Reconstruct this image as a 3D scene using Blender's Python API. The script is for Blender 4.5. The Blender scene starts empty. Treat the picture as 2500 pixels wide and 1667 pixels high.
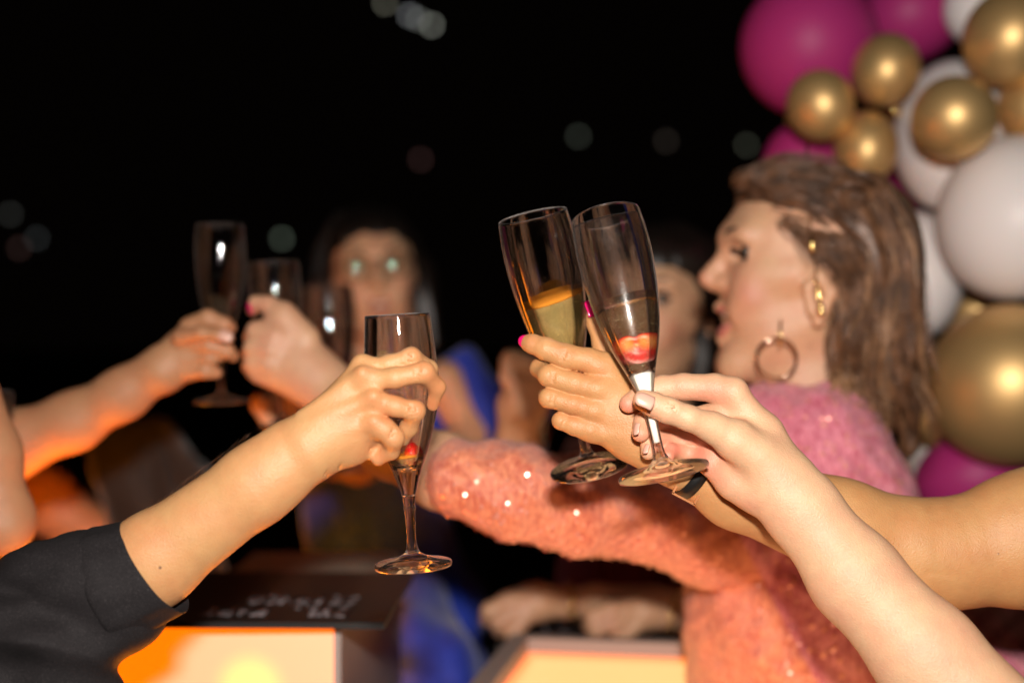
import bpy, math, random
import numpy as np
from mathutils import Vector, Matrix

random.seed(7)
rng = np.random.default_rng(11)
SC = bpy.context.scene
COL = SC.collection

# ------------------------------------------------------------------ camera
FPX = 50.0 / 36.0 * 2500.0
CAM_Z = 1.5
cam_data = bpy.data.cameras.new('camera')
cam = bpy.data.objects.new('camera', cam_data)
COL.objects.link(cam)
cam.location = (0, 0, CAM_Z)
cam.rotation_euler = (math.radians(90), 0, 0)
cam_data.lens = 50
cam_data.sensor_width = 36
cam_data.clip_start = 0.05
cam_data.clip_end = 400
cam_data.dof.use_dof = True
cam_data.dof.focus_distance = 1.085
cam_data.dof.aperture_fstop = 2.25
SC.camera = cam

# ------------------------------------------------------------------ night sky
world = bpy.data.worlds.new('World')
SC.world = world
world.use_nodes = True
bg = world.node_tree.nodes['Background']
bg.inputs[0].default_value = (1.0, 0.62, 0.5, 1)
bg.inputs[1].default_value = 0.0008

# ------------------------------------------------------------------ the camera's flash (hot shoe, just above the lens)
fl = bpy.data.lights.new('flash', 'AREA')
fl.shape = 'RECTANGLE'
fl.size = 0.07
fl.size_y = 0.045
fl.energy = 26.5
fl.color = (1.0, 0.93, 0.86)
flash = bpy.data.objects.new('flash', fl)
COL.objects.link(flash)
flash.location = (0.03, -0.02, CAM_Z + 0.17)
flash.rotation_euler = (math.radians(88), 0, 0)

SC.view_settings.view_transform = 'Standard'
SC.view_settings.look = 'None'
SC.view_settings.exposure = 0.0
SC.view_settings.gamma = 1.0
SC.view_settings.use_curve_mapping = False
SC.render.engine = 'CYCLES'
SC.cycles.use_denoising = True
SC.cycles.max_bounces = 12
SC.cycles.transparent_max_bounces = 40
SC.cycles.transmission_bounces = 12
SC.cycles.sample_clamp_indirect = 6.0
SC.cycles.sample_clamp_direct = 0.0


# ================================================================== helpers
def at(x, y, d):
    return np.array([(x - 1250.0) / FPX * d, d, CAM_Z - (y - 833.5) / FPX * d])


def link(o, parent=None):
    COL.objects.link(o)
    if parent is not None:
        o.parent = parent
        o.matrix_parent_inverse = Matrix.Translation(parent.location).inverted()
    return o


def tag(o, label=None, cat=None, group=None, kind=None):
    if label: o['label'] = label
    if cat: o['category'] = cat
    if group: o['group'] = group
    if kind: o['kind'] = kind
    return o


def thing(name, loc, label, cat, group=None):
    o = bpy.data.objects.new(name, None)
    o.empty_display_size = 0.02
    o.location = Vector([float(v) for v in loc])
    COL.objects.link(o)
    return tag(o, label, cat, group)


def mesh_obj(name, v, f, mat, parent=None, smooth=True):
    me = bpy.data.meshes.new(name)
    if isinstance(v, np.ndarray) and isinstance(f, np.ndarray):
        me.vertices.add(len(v))
        me.vertices.foreach_set('co', v.astype(np.float32).ravel())
        n = f.shape[1]
        me.loops.add(f.size)
        me.loops.foreach_set('vertex_index', f.astype(np.int32).ravel())
        me.polygons.add(len(f))
        me.polygons.foreach_set('loop_start', np.arange(0, f.size, n, dtype=np.int32))
        me.polygons.foreach_set('loop_total', np.full(len(f), n, dtype=np.int32))
        me.update(calc_edges=True)
        me.validate()
    else:
        me.from_pydata([tuple(map(float, p)) for p in v], [], f)
        me.update()
    if smooth:
        me.polygons.foreach_set('use_smooth', [True] * len(me.polygons))
    me.materials.append(mat)
    o = bpy.data.objects.new(name, me)
    return link(o, parent)


# ---- implicit surfaces: soft unions of tapered capsules and ellipsoids, meshed with surface nets
class Tr:
    """turns points traced in an enlarged view (origin ox, oy, scale s) at depth D into metres"""
    def __init__(self, ox, oy, s, D):
        self.ox, self.oy, self.s, self.D = ox, oy, s, D

    def p(self, cx, cy, dz=0.0):
        return at(self.ox + cx / self.s, self.oy + cy / self.s, self.D + dz / 1000.0)

    def r(self, rc, dz=0.0):
        return rc / self.s / FPX * (self.D + dz / 1000.0)

    def ch(self, pts, fy=1.0):
        out = []
        q = [(self.p(a, b, dz), self.r(r, dz)) for a, b, dz, r in pts]
        if len(q) == 1:
            return [('c', q[0][0], q[0][1], q[0][0] + 1e-5, q[0][1], fy)]
        for (a, ra), (b, rb) in zip(q[:-1], q[1:]):
            out.append(('c', a, ra, b, rb, fy))
        return out


def ell(c, radii, R=None):
    return ('e', np.array(c, float), np.array(radii, float), R)


def bbox(pr):
    if pr[0] == 'c':
        _, a, ra, b, rb, fy = pr
        r = max(ra, rb) * max(1, fy)
        return np.minimum(a, b) - r, np.maximum(a, b) + r
    _, c, rad, R = pr
    m = rad.max()
    return c - m, c + m


def prim_d(pr, X, Y, Z):
    if pr[0] == 'c':
        _, a, ra, b, rb, fy = pr
        ab = b - a
        L = float(ab @ ab) + 1e-12
        t = np.clip(((X - a[0]) * ab[0] + (Y - a[1]) * ab[1] + (Z - a[2]) * ab[2]) / L, 0, 1)
        dx = X - a[0] - t * ab[0]
        dy = (Y - a[1] - t * ab[1]) / fy
        dz = Z - a[2] - t * ab[2]
        return (np.sqrt(dx * dx + dy * dy + dz * dz) - (ra + t * (rb - ra))) * min(1.0, fy)
    _, c, rad, R = pr
    x, y, z = X - c[0], Y - c[1], Z - c[2]
    if R is not None:
        x, y, z = (R[0][0] * x + R[1][0] * y + R[2][0] * z, R[0][1] * x + R[1][1] * y + R[2][1] * z, R[0][2] * x + R[1][2] * y + R[2][2] * z)
    k0 = np.sqrt((x / rad[0]) ** 2 + (y / rad[1]) ** 2 + (z / rad[2]) ** 2)
    k1 = np.sqrt((x / rad[0] ** 2) ** 2 + (y / rad[1] ** 2) ** 2 + (z / rad[2] ** 2) ** 2) + 1e-9
    return k0 * (k0 - 1) / k1


def smin(a, b, k):
    if k <= 0: return np.minimum(a, b)
    h = np.maximum(k - np.abs(a - b), 0) / k
    return np.minimum(a, b) - h * h * k * 0.25


def nets(d, lo, vox):
    s = d < 0
    nx, ny, nz = d.shape
    cnt = np.zeros((nx - 1, ny - 1, nz - 1), np.int8)
    for i in (0, 1):
        for j in (0, 1):
            for k in (0, 1):
                cnt += s[i:nx - 1 + i, j:ny - 1 + j, k:nz - 1 + k]
    act = (cnt > 0) & (cnt < 8)
    idx = -np.ones(act.shape, np.int64)
    ii = np.argwhere(act)
    idx[act] = np.arange(len(ii))
    acc = np.zeros((len(ii), 3)); num = np.zeros(len(ii))
    for ax in range(3):
        for u in (0, 1):
            for w in (0, 1):
                o0 = [0, 0, 0]
                oth = [q for q in range(3) if q != ax]
                o0[oth[0]] = u; o0[oth[1]] = w
                o1 = list(o0); o1[ax] = 1
                a = d[ii[:, 0] + o0[0], ii[:, 1] + o0[1], ii[:, 2] + o0[2]]
                b = d[ii[:, 0] + o1[0], ii[:, 1] + o1[1], ii[:, 2] + o1[2]]
                m = (a < 0) != (b < 0)
                t = np.where(m, a / np.where(m, a - b, 1), 0)
                p = np.tile(np.array(o0, float), (len(ii), 1))
                p[:, ax] = t
                acc[m] += p[m]; num[m] += 1
    v = (ii + acc / num[:, None]) * vox + lo
    faces = []
    for ax in range(3):
        sl0 = [slice(None)] * 3; sl1 = [slice(None)] * 3
        sl0[ax] = slice(0, -1); sl1[ax] = slice(1, None)
        a = s[tuple(sl0)]; b = s[tuple(sl1)]
        e = np.argwhere(a != b)
        if not len(e): continue
        sg = a[e[:, 0], e[:, 1], e[:, 2]]
        o1, o2 = (ax + 1) % 3, (ax + 2) % 3
        ok = (e[:, o1] > 0) & (e[:, o2] > 0) & (e[:, o1] < d.shape[o1] - 1) & (e[:, o2] < d.shape[o2] - 1)
        e = e[ok]; sg = sg[ok]
        def gi(d1, d2):
            q = e.copy(); q[:, o1] += d1; q[:, o2] += d2
            return idx[q[:, 0], q[:, 1], q[:, 2]]
        q = np.stack([gi(-1, -1), gi(0, -1), gi(0, 0), gi(-1, 0)], 1)
        q[~sg] = q[~sg][:, ::-1]
        faces.append(q)
    return v, np.concatenate(faces)


def relax(v, f, n=1, lam=0.5):
    e = np.concatenate([f[:, [0, 1]], f[:, [1, 2]], f[:, [2, 3]], f[:, [3, 0]]])
    for _ in range(n):
        acc = np.zeros_like(v); c = np.zeros(len(v))
        for k in range(3):
            acc[:, k] = np.bincount(e[:, 0], v[e[:, 1], k], len(v)) + np.bincount(e[:, 1], v[e[:, 0], k], len(v))
        c = np.bincount(e[:, 0], minlength=len(v)) + np.bincount(e[:, 1], minlength=len(v))
        v = v + lam * (acc / c[:, None] - v)
    return v


def sculpt(name, groups, mat, parent=None, vox=0.0016, kk=0.006, carve=(), disp=None, flush=(), smooth=1, clip=None, attrs=None, fingers=(), fk=0.0009, fj=0.008):
    """groups: list of (k, prims[, k_join]) - prims blend inside a group with k, the groups join with k_join (default kk);
    carve: (prim, k); disp(X, Y, Z) is added to the distance; flush: (point, radius, amount) -> vertex attribute"""
    allp = [p for g in groups for p in g[1]] + [p for g in fingers for p in g[1]]
    lo = np.min([bbox(p)[0] for p in allp], 0) - 6 * vox - 0.004
    hi = np.max([bbox(p)[1] for p in allp], 0) + 6 * vox + 0.004
    if clip is not None:
        lo = np.maximum(lo, clip[0]); hi = np.minimum(hi, clip[1])
    n = np.ceil((hi - lo) / vox).astype(int) + 1
    ax = [(lo[i] + np.arange(n[i]) * vox).astype(np.float32) for i in range(3)]
    big = 0.06

    def region(pr, m):
        a, b = bbox(pr)
        i0 = np.clip(np.floor((a - m - lo) / vox).astype(int), 0, n - 1)
        i1 = np.clip(np.ceil((b + m - lo) / vox).astype(int) + 1, 1, n)
        if (i1 <= i0).any(): return None
        sl = tuple(slice(int(i0[i]), int(i1[i])) for i in range(3))
        return sl, ax[0][sl[0]][:, None, None], ax[1][sl[1]][None, :, None], ax[2][sl[2]][None, None, :]

    D = np.full(n, big, np.float32)
    for g in groups:
        k, prims = g[0], g[1]
        kj = g[2] if len(g) > 2 else kk
        G = np.full(n, big, np.float32) if len(groups) > 1 else D
        los, his = [], []
        for pr in prims:
            rg = region(pr, max(k, kj) + 4 * vox)
            if rg is None: continue
            sl, X, Y, Z = rg
            G[sl] = smin(G[sl], prim_d(pr, X, Y, Z).astype(np.float32), k)
            los.append([s_.start for s_ in sl]); his.append([s_.stop for s_ in sl])
        if len(groups) > 1 and los:
            a = np.min(los, 0); b = np.max(his, 0)
            sl = tuple(slice(int(a[i]), int(b[i])) for i in range(3))
            D[sl] = smin(D[sl], G[sl], kj)
    if fingers:
        H_ = np.full(n, big, np.float32)
        los, his = [], []
        for g in fingers:
            G = np.full(n, big, np.float32)
            for pr in g[1]:
                rg = region(pr, max(g[0], fj) + 4 * vox)
                if rg is None: continue
                sl, X, Y, Z = rg
                G[sl] = smin(G[sl], prim_d(pr, X, Y, Z).astype(np.float32), g[0])
                los.append([s_.start for s_ in sl]); his.append([s_.stop for s_ in sl])
            H_ = smin(H_, G, fk)
        a = np.min(los, 0); b = np.max(his, 0)
        sl = tuple(slice(int(a[i]), int(b[i])) for i in range(3))
        D[sl] = smin(D[sl], H_[sl], fj)
    for pr, k in carve:
        rg = region(pr, k + 4 * vox)
        if rg is None: continue
        sl, X, Y, Z = rg
        D[sl] = -smin(-D[sl], prim_d(pr, X, Y, Z).astype(np.float32), k)
    if disp is not None:
        band = np.argwhere(np.abs(D) < 0.02)
        if len(band):
            i, j, k_ = band.T
            D[i, j, k_] += disp(ax[0][i], ax[1][j], ax[2][k_]).astype(np.float32)
    D[0, :, :] = D[-1, :, :] = big; D[:, 0, :] = D[:, -1, :] = big; D[:, :, 0] = D[:, :, -1] = big
    v, f = nets(D, lo, vox)
    v = relax(v, f, smooth)
    o = mesh_obj(name, v, f, mat, parent)
    if flush:
        w = np.zeros(len(v))
        for c, r, a in flush:
            q = ((v - c) ** 2).sum(1) / (r * r)
            w += a * np.exp(-q * 1.5)
        at_ = o.data.attributes.new('flush', 'FLOAT', 'POINT')
        at_.data.foreach_set('value', np.clip(w, 0, 1).astype(np.float32))
    if attrs:
        for nm, fn in attrs.items():
            at_ = o.data.attributes.new(nm, 'FLOAT', 'POINT')
            at_.data.foreach_set('value', fn(v).astype(np.float32))
    return o


def tube(pts, radii, n=8, closed=False):
    pts = [Vector([float(c) for c in p]) for p in pts]
    if not hasattr(radii, '__len__'): radii = [radii] * len(pts)
    V, F = [], []
    N = len(pts)
    ref = None
    for i, p in enumerate(pts):
        a = pts[(i - 1) % N] if (closed or i > 0) else p
        b = pts[(i + 1) % N] if (closed or i < N - 1) else p
        t = (b - a).normalized()
        if ref is None:
            ref = t.orthogonal().normalized()
        ref = (ref - t * ref.dot(t)).normalized()
        bi = t.cross(ref)
        for k in range(n):
            an = 2 * math.pi * k / n
            V.append(p + (ref * math.cos(an) + bi * math.sin(an)) * radii[i])
    for i in range(N if closed else N - 1):
        j = (i + 1) % N
        for k in range(n):
            F.append((i * n + k, i * n + (k + 1) % n, j * n + (k + 1) % n, j * n + k))
    if not closed:
        F.append(tuple(range(n))[::-1]); F.append(tuple((N - 1) * n + k for k in range(n)))
    return V, F


class MB:
    def __init__(self): self.v, self.f = [], []

    def add(self, V, F):
        o = len(self.v)
        self.v += [Vector([float(c) for c in p]) for p in V]
        self.f += [tuple(o + i for i in q) for q in F]
        return self

    def box(self, c, s, R=None):
        V = []
        for x in (-.5, .5):
            for y in (-.5, .5):
                for z in (-.5, .5):
                    p = Vector((x * s[0], y * s[1], z * s[2]))
                    if R is not None: p = R @ p
                    V.append(p + Vector([float(q) for q in c]))
        return self.add(V, [(0, 1, 3, 2), (4, 6, 7, 5), (0, 4, 5, 1), (2, 3, 7, 6), (0, 2, 6, 4), (1, 5, 7, 3)])

    def ball(self, c, r, nu=12, nv=8, sc=(1, 1, 1), R=None):
        V = [Vector((0, 0, 1))]
        for j in range(1, nv):
            for i in range(nu):
                a, b = 2 * math.pi * i / nu, math.pi * j / nv
                V.append(Vector((math.sin(b) * math.cos(a), math.sin(b) * math.sin(a), math.cos(b))))
        V.append(Vector((0, 0, -1)))
        V = [Vector((p.x * sc[0] * r, p.y * sc[1] * r, p.z * sc[2] * r)) for p in V]
        if R is not None: V = [R @ p for p in V]
        V = [p + Vector([float(q) for q in c]) for p in V]
        F = [(0, 1 + i, 1 + (i + 1) % nu) for i in range(nu)]
        for j in range(nv - 2):
            for i in range(nu):
                F.append((1 + j * nu + i, 1 + (j + 1) * nu + i, 1 + (j + 1) * nu + (i + 1) % nu, 1 + j * nu + (i + 1) % nu))
        L = len(V) - 1
        F += [(L, 1 + (nv - 2) * nu + (i + 1) % nu, 1 + (nv - 2) * nu + i) for i in range(nu)]
        return self.add(V, F)

    def build(self, name, mat, parent=None, smooth=True):
        return mesh_obj(name, self.v, self.f, mat, parent, smooth)


# ================================================================== materials
def new_mat(name):
    m = bpy.data.materials.new(name)
    m.use_nodes = True
    nt = m.node_tree
    return m, nt, nt.nodes['Principled BSDF']


def N(nt, t, **kw):
    n = nt.nodes.new(t)
    for k, v in kw.items():
        if k.startswith('_'): setattr(n, k[1:], v)
        else: n.inputs[k.replace('__', ' ')].default_value = v
    return n


def ramp(nt, src, stops):
    r = nt.nodes.new('ShaderNodeValToRGB')
    el = r.color_ramp.elements
    el[0].position, el[0].color = stops[0][0], (*stops[0][1], 1)
    el[1].position, el[1].color = stops[-1][0], (*stops[-1][1], 1)
    for p, c in stops[1:-1]:
        e = el.new(p); e.color = (*c, 1)
    nt.links.new(src, r.inputs[0])
    return r


def mixc(nt, f, a, b):
    m = nt.nodes.new('ShaderNodeMix'); m.data_type = 'RGBA'
    if isinstance(f, (int, float)): m.inputs[0].default_value = f
    else: nt.links.new(f, m.inputs[0])
    for i, c in ((6, a), (7, b)):
        if isinstance(c, tuple): m.inputs[i].default_value = (*c, 1)
        else: nt.links.new(c, m.inputs[i])
    return m.outputs[2]


def skin(name, base, deep, rough=0.5, sss=0.16, blot=1.0):
    m, nt, b = new_mat(name)
    tc = N(nt, 'ShaderNodeTexCoord')
    n1 = N(nt, 'ShaderNodeTexNoise', Scale=28.0, Detail=4.0, Roughness=0.6)
    n2 = N(nt, 'ShaderNodeTexNoise', Scale=420.0, Detail=3.0)
    n3 = N(nt, 'ShaderNodeTexVoronoi', Scale=900.0)
    n4 = N(nt, 'ShaderNodeTexNoise', Scale=110.0, Detail=2.0)
    for q in (n1, n2, n3, n4): nt.links.new(tc.outputs['Object'], q.inputs['Vector'])
    fa = N(nt, 'ShaderNodeAttribute', _attribute_name='flush')
    r1 = ramp(nt, n1.outputs[0], [(0.35, (0, 0, 0)), (0.7, (0.42 * blot,) * 3)])
    ad = N(nt, 'ShaderNodeMath', _operation='ADD', _use_clamp=True)
    nt.links.new(fa.outputs['Fac'], ad.inputs[0]); nt.links.new(r1.outputs[0], ad.inputs[1])
    c = mixc(nt, ad.outputs[0], base, deep)
    r2 = ramp(nt, n4.outputs[0], [(0.3, (0.93, 0.93, 0.93)), (0.7, (1, 1, 1))])
    mu = nt.nodes.new('ShaderNodeMix'); mu.data_type = 'RGBA'; mu.blend_type = 'MULTIPLY'; mu.inputs[0].default_value = 1
    nt.links.new(c, mu.inputs[6]); nt.links.new(r2.outputs[0], mu.inputs[7])
    # a few small moles
    vo = N(nt, 'ShaderNodeTexVoronoi', Scale=26.0)
    nt.links.new(tc.outputs['Object'], vo.inputs['Vector'])
    rm = ramp(nt, vo.outputs['Distance'], [(0.022, (1, 1, 1)), (0.034, (0, 0, 0))])
    c2 = mixc(nt, rm.outputs[0], mu.outputs[2], (0.16, 0.07, 0.035))
    nt.links.new(c2, b.inputs['Base Color'])
    b.inputs['Roughness'].default_value = rough
    b.inputs['Specular IOR Level'].default_value = 0.5
    b.inputs['Subsurface Weight'].default_value = sss
    b.inputs['Subsurface Radius'].default_value = (1.0, 0.32, 0.16)
    b.inputs['Subsurface Scale'].default_value = 0.004
    s = N(nt, 'ShaderNodeMath', _operation='ADD')
    nt.links.new(n2.outputs[0], s.inputs[0]); nt.links.new(n3.outputs['Distance'], s.inputs[1])
    bu = N(nt, 'ShaderNodeBump', Strength=0.35, Distance=0.0007)
    nt.links.new(s.outputs[0], bu.inputs['Height'])
    nt.links.new(bu.outputs[0], b.inputs['Normal'])
    return m


def plain(name, col, rough=0.5, metal=0.0, emit=None, es=0.0, bump=None, var=None):
    m, nt, b = new_mat(name)
    b.inputs['Base Color'].default_value = (*col, 1)
    b.inputs['Roughness'].default_value = rough
    b.inputs['Metallic'].default_value = metal
    if emit:
        b.inputs['Emission Color'].default_value = (*emit, 1)
        b.inputs['Emission Strength'].default_value = es
    tc = N(nt, 'ShaderNodeTexCoord')
    if var:
        n = N(nt, 'ShaderNodeTexNoise', Scale=var[0], Detail=5.0)
        nt.links.new(tc.outputs['Object'], n.inputs['Vector'])
        r = ramp(nt, n.outputs[0], [(0.3, tuple(c * (1 - var[1]) for c in col)), (0.7, tuple(min(1, c * (1 + var[1])) for c in col))])
        nt.links.new(r.outputs[0], b.inputs['Base Color'])
    if bump:
        n = N(nt, 'ShaderNodeTexNoise', Scale=bump[0], Detail=4.0)
        nt.links.new(tc.outputs['Object'], n.inputs['Vector'])
        bu = N(nt, 'ShaderNodeBump', Strength=bump[1], Distance=bump[2])
        nt.links.new(n.outputs[0], bu.inputs['Height'])
        nt.links.new(bu.outputs[0], b.inputs['Normal'])
    return m


def glass(name, tint=(1, 1, 1), refr=0.25, ior=1.49, rough=0.0, bump=None, spec=1.0, haze=0.0, hcol=(0.85, 0.8, 0.75), edge=0.0, mist=0.0):
    """clear plastic/glass: part refracting, part plain see-through, with Fresnel gloss on both"""
    m = bpy.data.materials.new(name); m.use_nodes = True
    nt = m.node_tree; nt.nodes.clear()
    out = nt.nodes.new('ShaderNodeOutputMaterial')
    tr = nt.nodes.new('ShaderNodeBsdfTransparent'); tr.inputs[0].default_value = (*tint, 1)
    gl = nt.nodes.new('ShaderNodeBsdfGlossy'); gl.inputs[0].default_value = (spec, spec, spec, 1); gl.inputs['Roughness'].default_value = max(rough, 0.02)
    fr = nt.nodes.new('ShaderNodeFresnel'); fr.inputs[0].default_value = ior
    m1 = nt.nodes.new('ShaderNodeMixShader')
    nt.links.new(fr.outputs[0], m1.inputs[0]); nt.links.new(tr.outputs[0], m1.inputs[1]); nt.links.new(gl.outputs[0], m1.inputs[2])
    g = nt.nodes.new('ShaderNodeBsdfGlass'); g.inputs[0].default_value = (*tint, 1); g.inputs['Roughness'].default_value = rough; g.inputs['IOR'].default_value = ior
    m2 = nt.nodes.new('ShaderNodeMixShader'); m2.inputs[0].default_value = refr
    nt.links.new(m1.outputs[0], m2.inputs[1]); nt.links.new(g.outputs[0], m2.inputs[2])
    last = m2
    if edge:
        # bright refracted outline of the wall, painted as pale diffuse at grazing angles
        lw = nt.nodes.new('ShaderNodeLayerWeight'); lw.inputs[0].default_value = 0.5
        pw = N(nt, 'ShaderNodeMath', _operation='POWER'); pw.inputs[1].default_value = 8.0
        nt.links.new(lw.outputs['Facing'], pw.inputs[0])
        ml = N(nt, 'ShaderNodeMath', _operation='MULTIPLY'); ml.inputs[1].default_value = edge
        nt.links.new(pw.outputs[0], ml.inputs[0])
        de = nt.nodes.new('ShaderNodeBsdfDiffuse'); de.inputs[0].default_value = (0.85, 0.76, 0.72, 1)
        last = nt.nodes.new('ShaderNodeMixShader'); nt.links.new(ml.outputs[0], last.inputs[0])
        nt.links.new(m2.outputs[0], last.inputs[1]); nt.links.new(de.outputs[0], last.inputs[2])
    if mist:
        # condensation: tiny droplets that glitter around the highlight
        tcm = N(nt, 'ShaderNodeTexCoord')
        vm = N(nt, 'ShaderNodeTexNoise', Scale=1500.0, Detail=3.0); nt.links.new(tcm.outputs['Object'], vm.inputs['Vector'])
        rm = ramp(nt, vm.outputs[0], [(0.50, (0, 0, 0)), (0.62, (mist, mist, mist))])
        gm_ = nt.nodes.new('ShaderNodeBsdfGlossy'); gm_.inputs[0].default_value = (1, 1, 1, 1); gm_.inputs['Roughness'].default_value = 0.22
        l2 = nt.nodes.new('ShaderNodeMixShader'); nt.links.new(rm.outputs[0], l2.inputs[0])
        nt.links.new(last.outputs[0], l2.inputs[1]); nt.links.new(gm_.outputs[0], l2.inputs[2])
        last = l2
    if haze:
        df = nt.nodes.new('ShaderNodeBsdfDiffuse'); df.inputs[0].default_value = (*hcol, 1)
        l3 = nt.nodes.new('ShaderNodeMixShader'); l3.inputs[0].default_value = haze
        nt.links.new(last.outputs[0], l3.inputs[1]); nt.links.new(df.outputs[0], l3.inputs[2]); last = l3
    nt.links.new(last.outputs[0], out.inputs[0])
    if bump:
        tc = N(nt, 'ShaderNodeTexCoord')
        n = N(nt, 'ShaderNodeTexNoise', Scale=bump[0], Detail=2.0)
        nt.links.new(tc.outputs['Object'], n.inputs['Vector'])
        bu = N(nt, 'ShaderNodeBump', Strength=bump[1], Distance=bump[2])
        nt.links.new(n.outputs[0], bu.inputs['Height'])
        for q in (gl, g): nt.links.new(bu.outputs[0], q.inputs['Normal'])
        nt.links.new(bu.outputs[0], fr.inputs['Normal'])
    return m


SK_A = skin('skin_fair', (0.55, 0.295, 0.125), (0.56, 0.18, 0.07))
SK_B = skin('skin_tan', (0.56, 0.29, 0.115), (0.50, 0.17, 0.06))
SK_C = skin('skin_pale_rosy', (0.68, 0.415, 0.24), (0.68, 0.25, 0.16))
SK_D = skin('skin_olive', (0.50, 0.25, 0.125), (0.46, 0.16, 0.08))
SK_F = skin('skin_face', (0.64, 0.365, 0.21), (0.60, 0.22, 0.15), rough=0.42)
M_HAIRB = plain('hair_brown', (0.12, 0.055, 0.027), 0.48, var=(60, 0.6))
M_HAIRM = plain('hair_chestnut', (0.19, 0.085, 0.040), 0.34, var=(60, 0.5))
M_HAIRL = plain('hair_light', (0.32, 0.165, 0.08), 0.35, var=(60, 0.4))
M_HAIRK = plain('hair_black', (0.012, 0.008, 0.006), 0.4)
M_PINKN = plain('nail_pink', (0.72, 0.01, 0.14), 0.12)
M_NAIL = plain('nail_bare', (0.66, 0.37, 0.28), 0.33)
M_GOLD = plain('gold_metal', (0.9, 0.6, 0.22), 0.14, 1.0)
M_BLK = plain('black_rubber', (0.006, 0.006, 0.006), 0.5)
G_CLR = glass('clear_plastic', (0.999, 0.998, 0.997), 0.3, edge=0.34)
G_FOG = glass('misted_plastic', (0.998, 0.996, 0.993), 0.3, edge=0.30, mist=0.035)
G_SOLID = glass('solid_plastic', (0.998, 0.996, 0.994), 0.15, edge=0.30)
G_DRINK = glass('sparkling_wine', (1.0, 0.96, 0.78), 0.75, ior=1.33, haze=0.20, hcol=(1.0, 0.72, 0.26))
G_DRINK2 = glass('pale_sparkling_wine', (0.98, 0.93, 0.82), 0.2, ior=1.15, haze=0.015, hcol=(0.75, 0.6, 0.4))
G_ROSE = glass('rose_drink', (0.75, 0.22, 0.14), 0.3, ior=1.2)
G_BOX_REFL = glass('painted_box_reflection', (1.0, 0.86, 0.6), 0.2, ior=1.2, haze=0.6, hcol=(1.0, 0.36, 0.04))  # orange haze stands for the light box mirrored in the wine surface
M_NECK_REFR = plain('painted_neck_refraction', (0.93, 0.88, 0.76), 0.35)  # flash refracted in the neck, put into a white base colour


# ================================================================== setting
gm = plain('dark_asphalt', (0.03, 0.027, 0.026), 0.8, bump=(40, 0.4, 0.01), var=(3, 0.4))
g = MB(); g.add([(-200, -60, 0), (200, -60, 0), (200, 300, 0), (-200, 300, 0)], [(0, 1, 2, 3)])
tag(g.build('ground', gm), 'dark ground of the terrace under the party table', kind='structure')


# ================================================================== flutes
def frame_of(ax):
    t = Vector([float(c) for c in ax]).normalized()
    u = Vector((1, 0, 0)) - t * t.x
    u.normalize()
    w = t.cross(u)
    return t, u, w


def lathe(base, ax, prof, seg=64, closed=True):
    t, u, w = frame_of(ax)
    base = Vector([float(c) for c in base])
    V, F = [], []
    n = len(prof)
    for k in range(seg):
        a = 2 * math.pi * k / seg
        d = u * math.cos(a) + w * math.sin(a)
        for (h, r) in prof:
            V.append(base + t * h + d * r)
    for k in range(seg):
        k2 = (k + 1) % seg
        for i in range(n if closed else n - 1):
            j = (i + 1) % n
            if prof[i][1] < 1e-6 and prof[j][1] < 1e-6: continue
            F.append((k * n + i, k2 * n + i, k2 * n + j, k * n + j))
    return V, F


def interp(prof, h):
    hs = [p[0] for p in prof]; rs = [p[1] for p in prof]
    return float(np.interp(h, hs, rs))


def spl(pts, m=5):
    """Catmull-Rom through (h, r) pairs"""
    P = [pts[0]] + list(pts) + [pts[-1]]
    out = []
    for i in range(1, len(P) - 2):
        p0, p1, p2, p3 = (np.array(P[i + q], float) for q in (-1, 0, 1, 2))
        for s in range(m):
            t = s / m
            out.append(tuple(0.5 * ((2 * p1) + (-p0 + p2) * t + (2 * p0 - 5 * p1 + 4 * p2 - p3) * t * t + (-p0 + 3 * p1 - 3 * p2 + p3) * t ** 3)))
    out.append(tuple(pts[-1]))
    return out


# radius (fraction of length) of the outer wall against height (fraction of length) of a plastic flute
BOWL = [(0.285, 0.024), (0.33, 0.037), (0.37, 0.049), (0.42, 0.066), (0.49, 0.090), (0.58, 0.113), (0.70, 0.131), (0.82, 0.139), (0.92, 0.137), (1.0, 0.129)]


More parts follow.
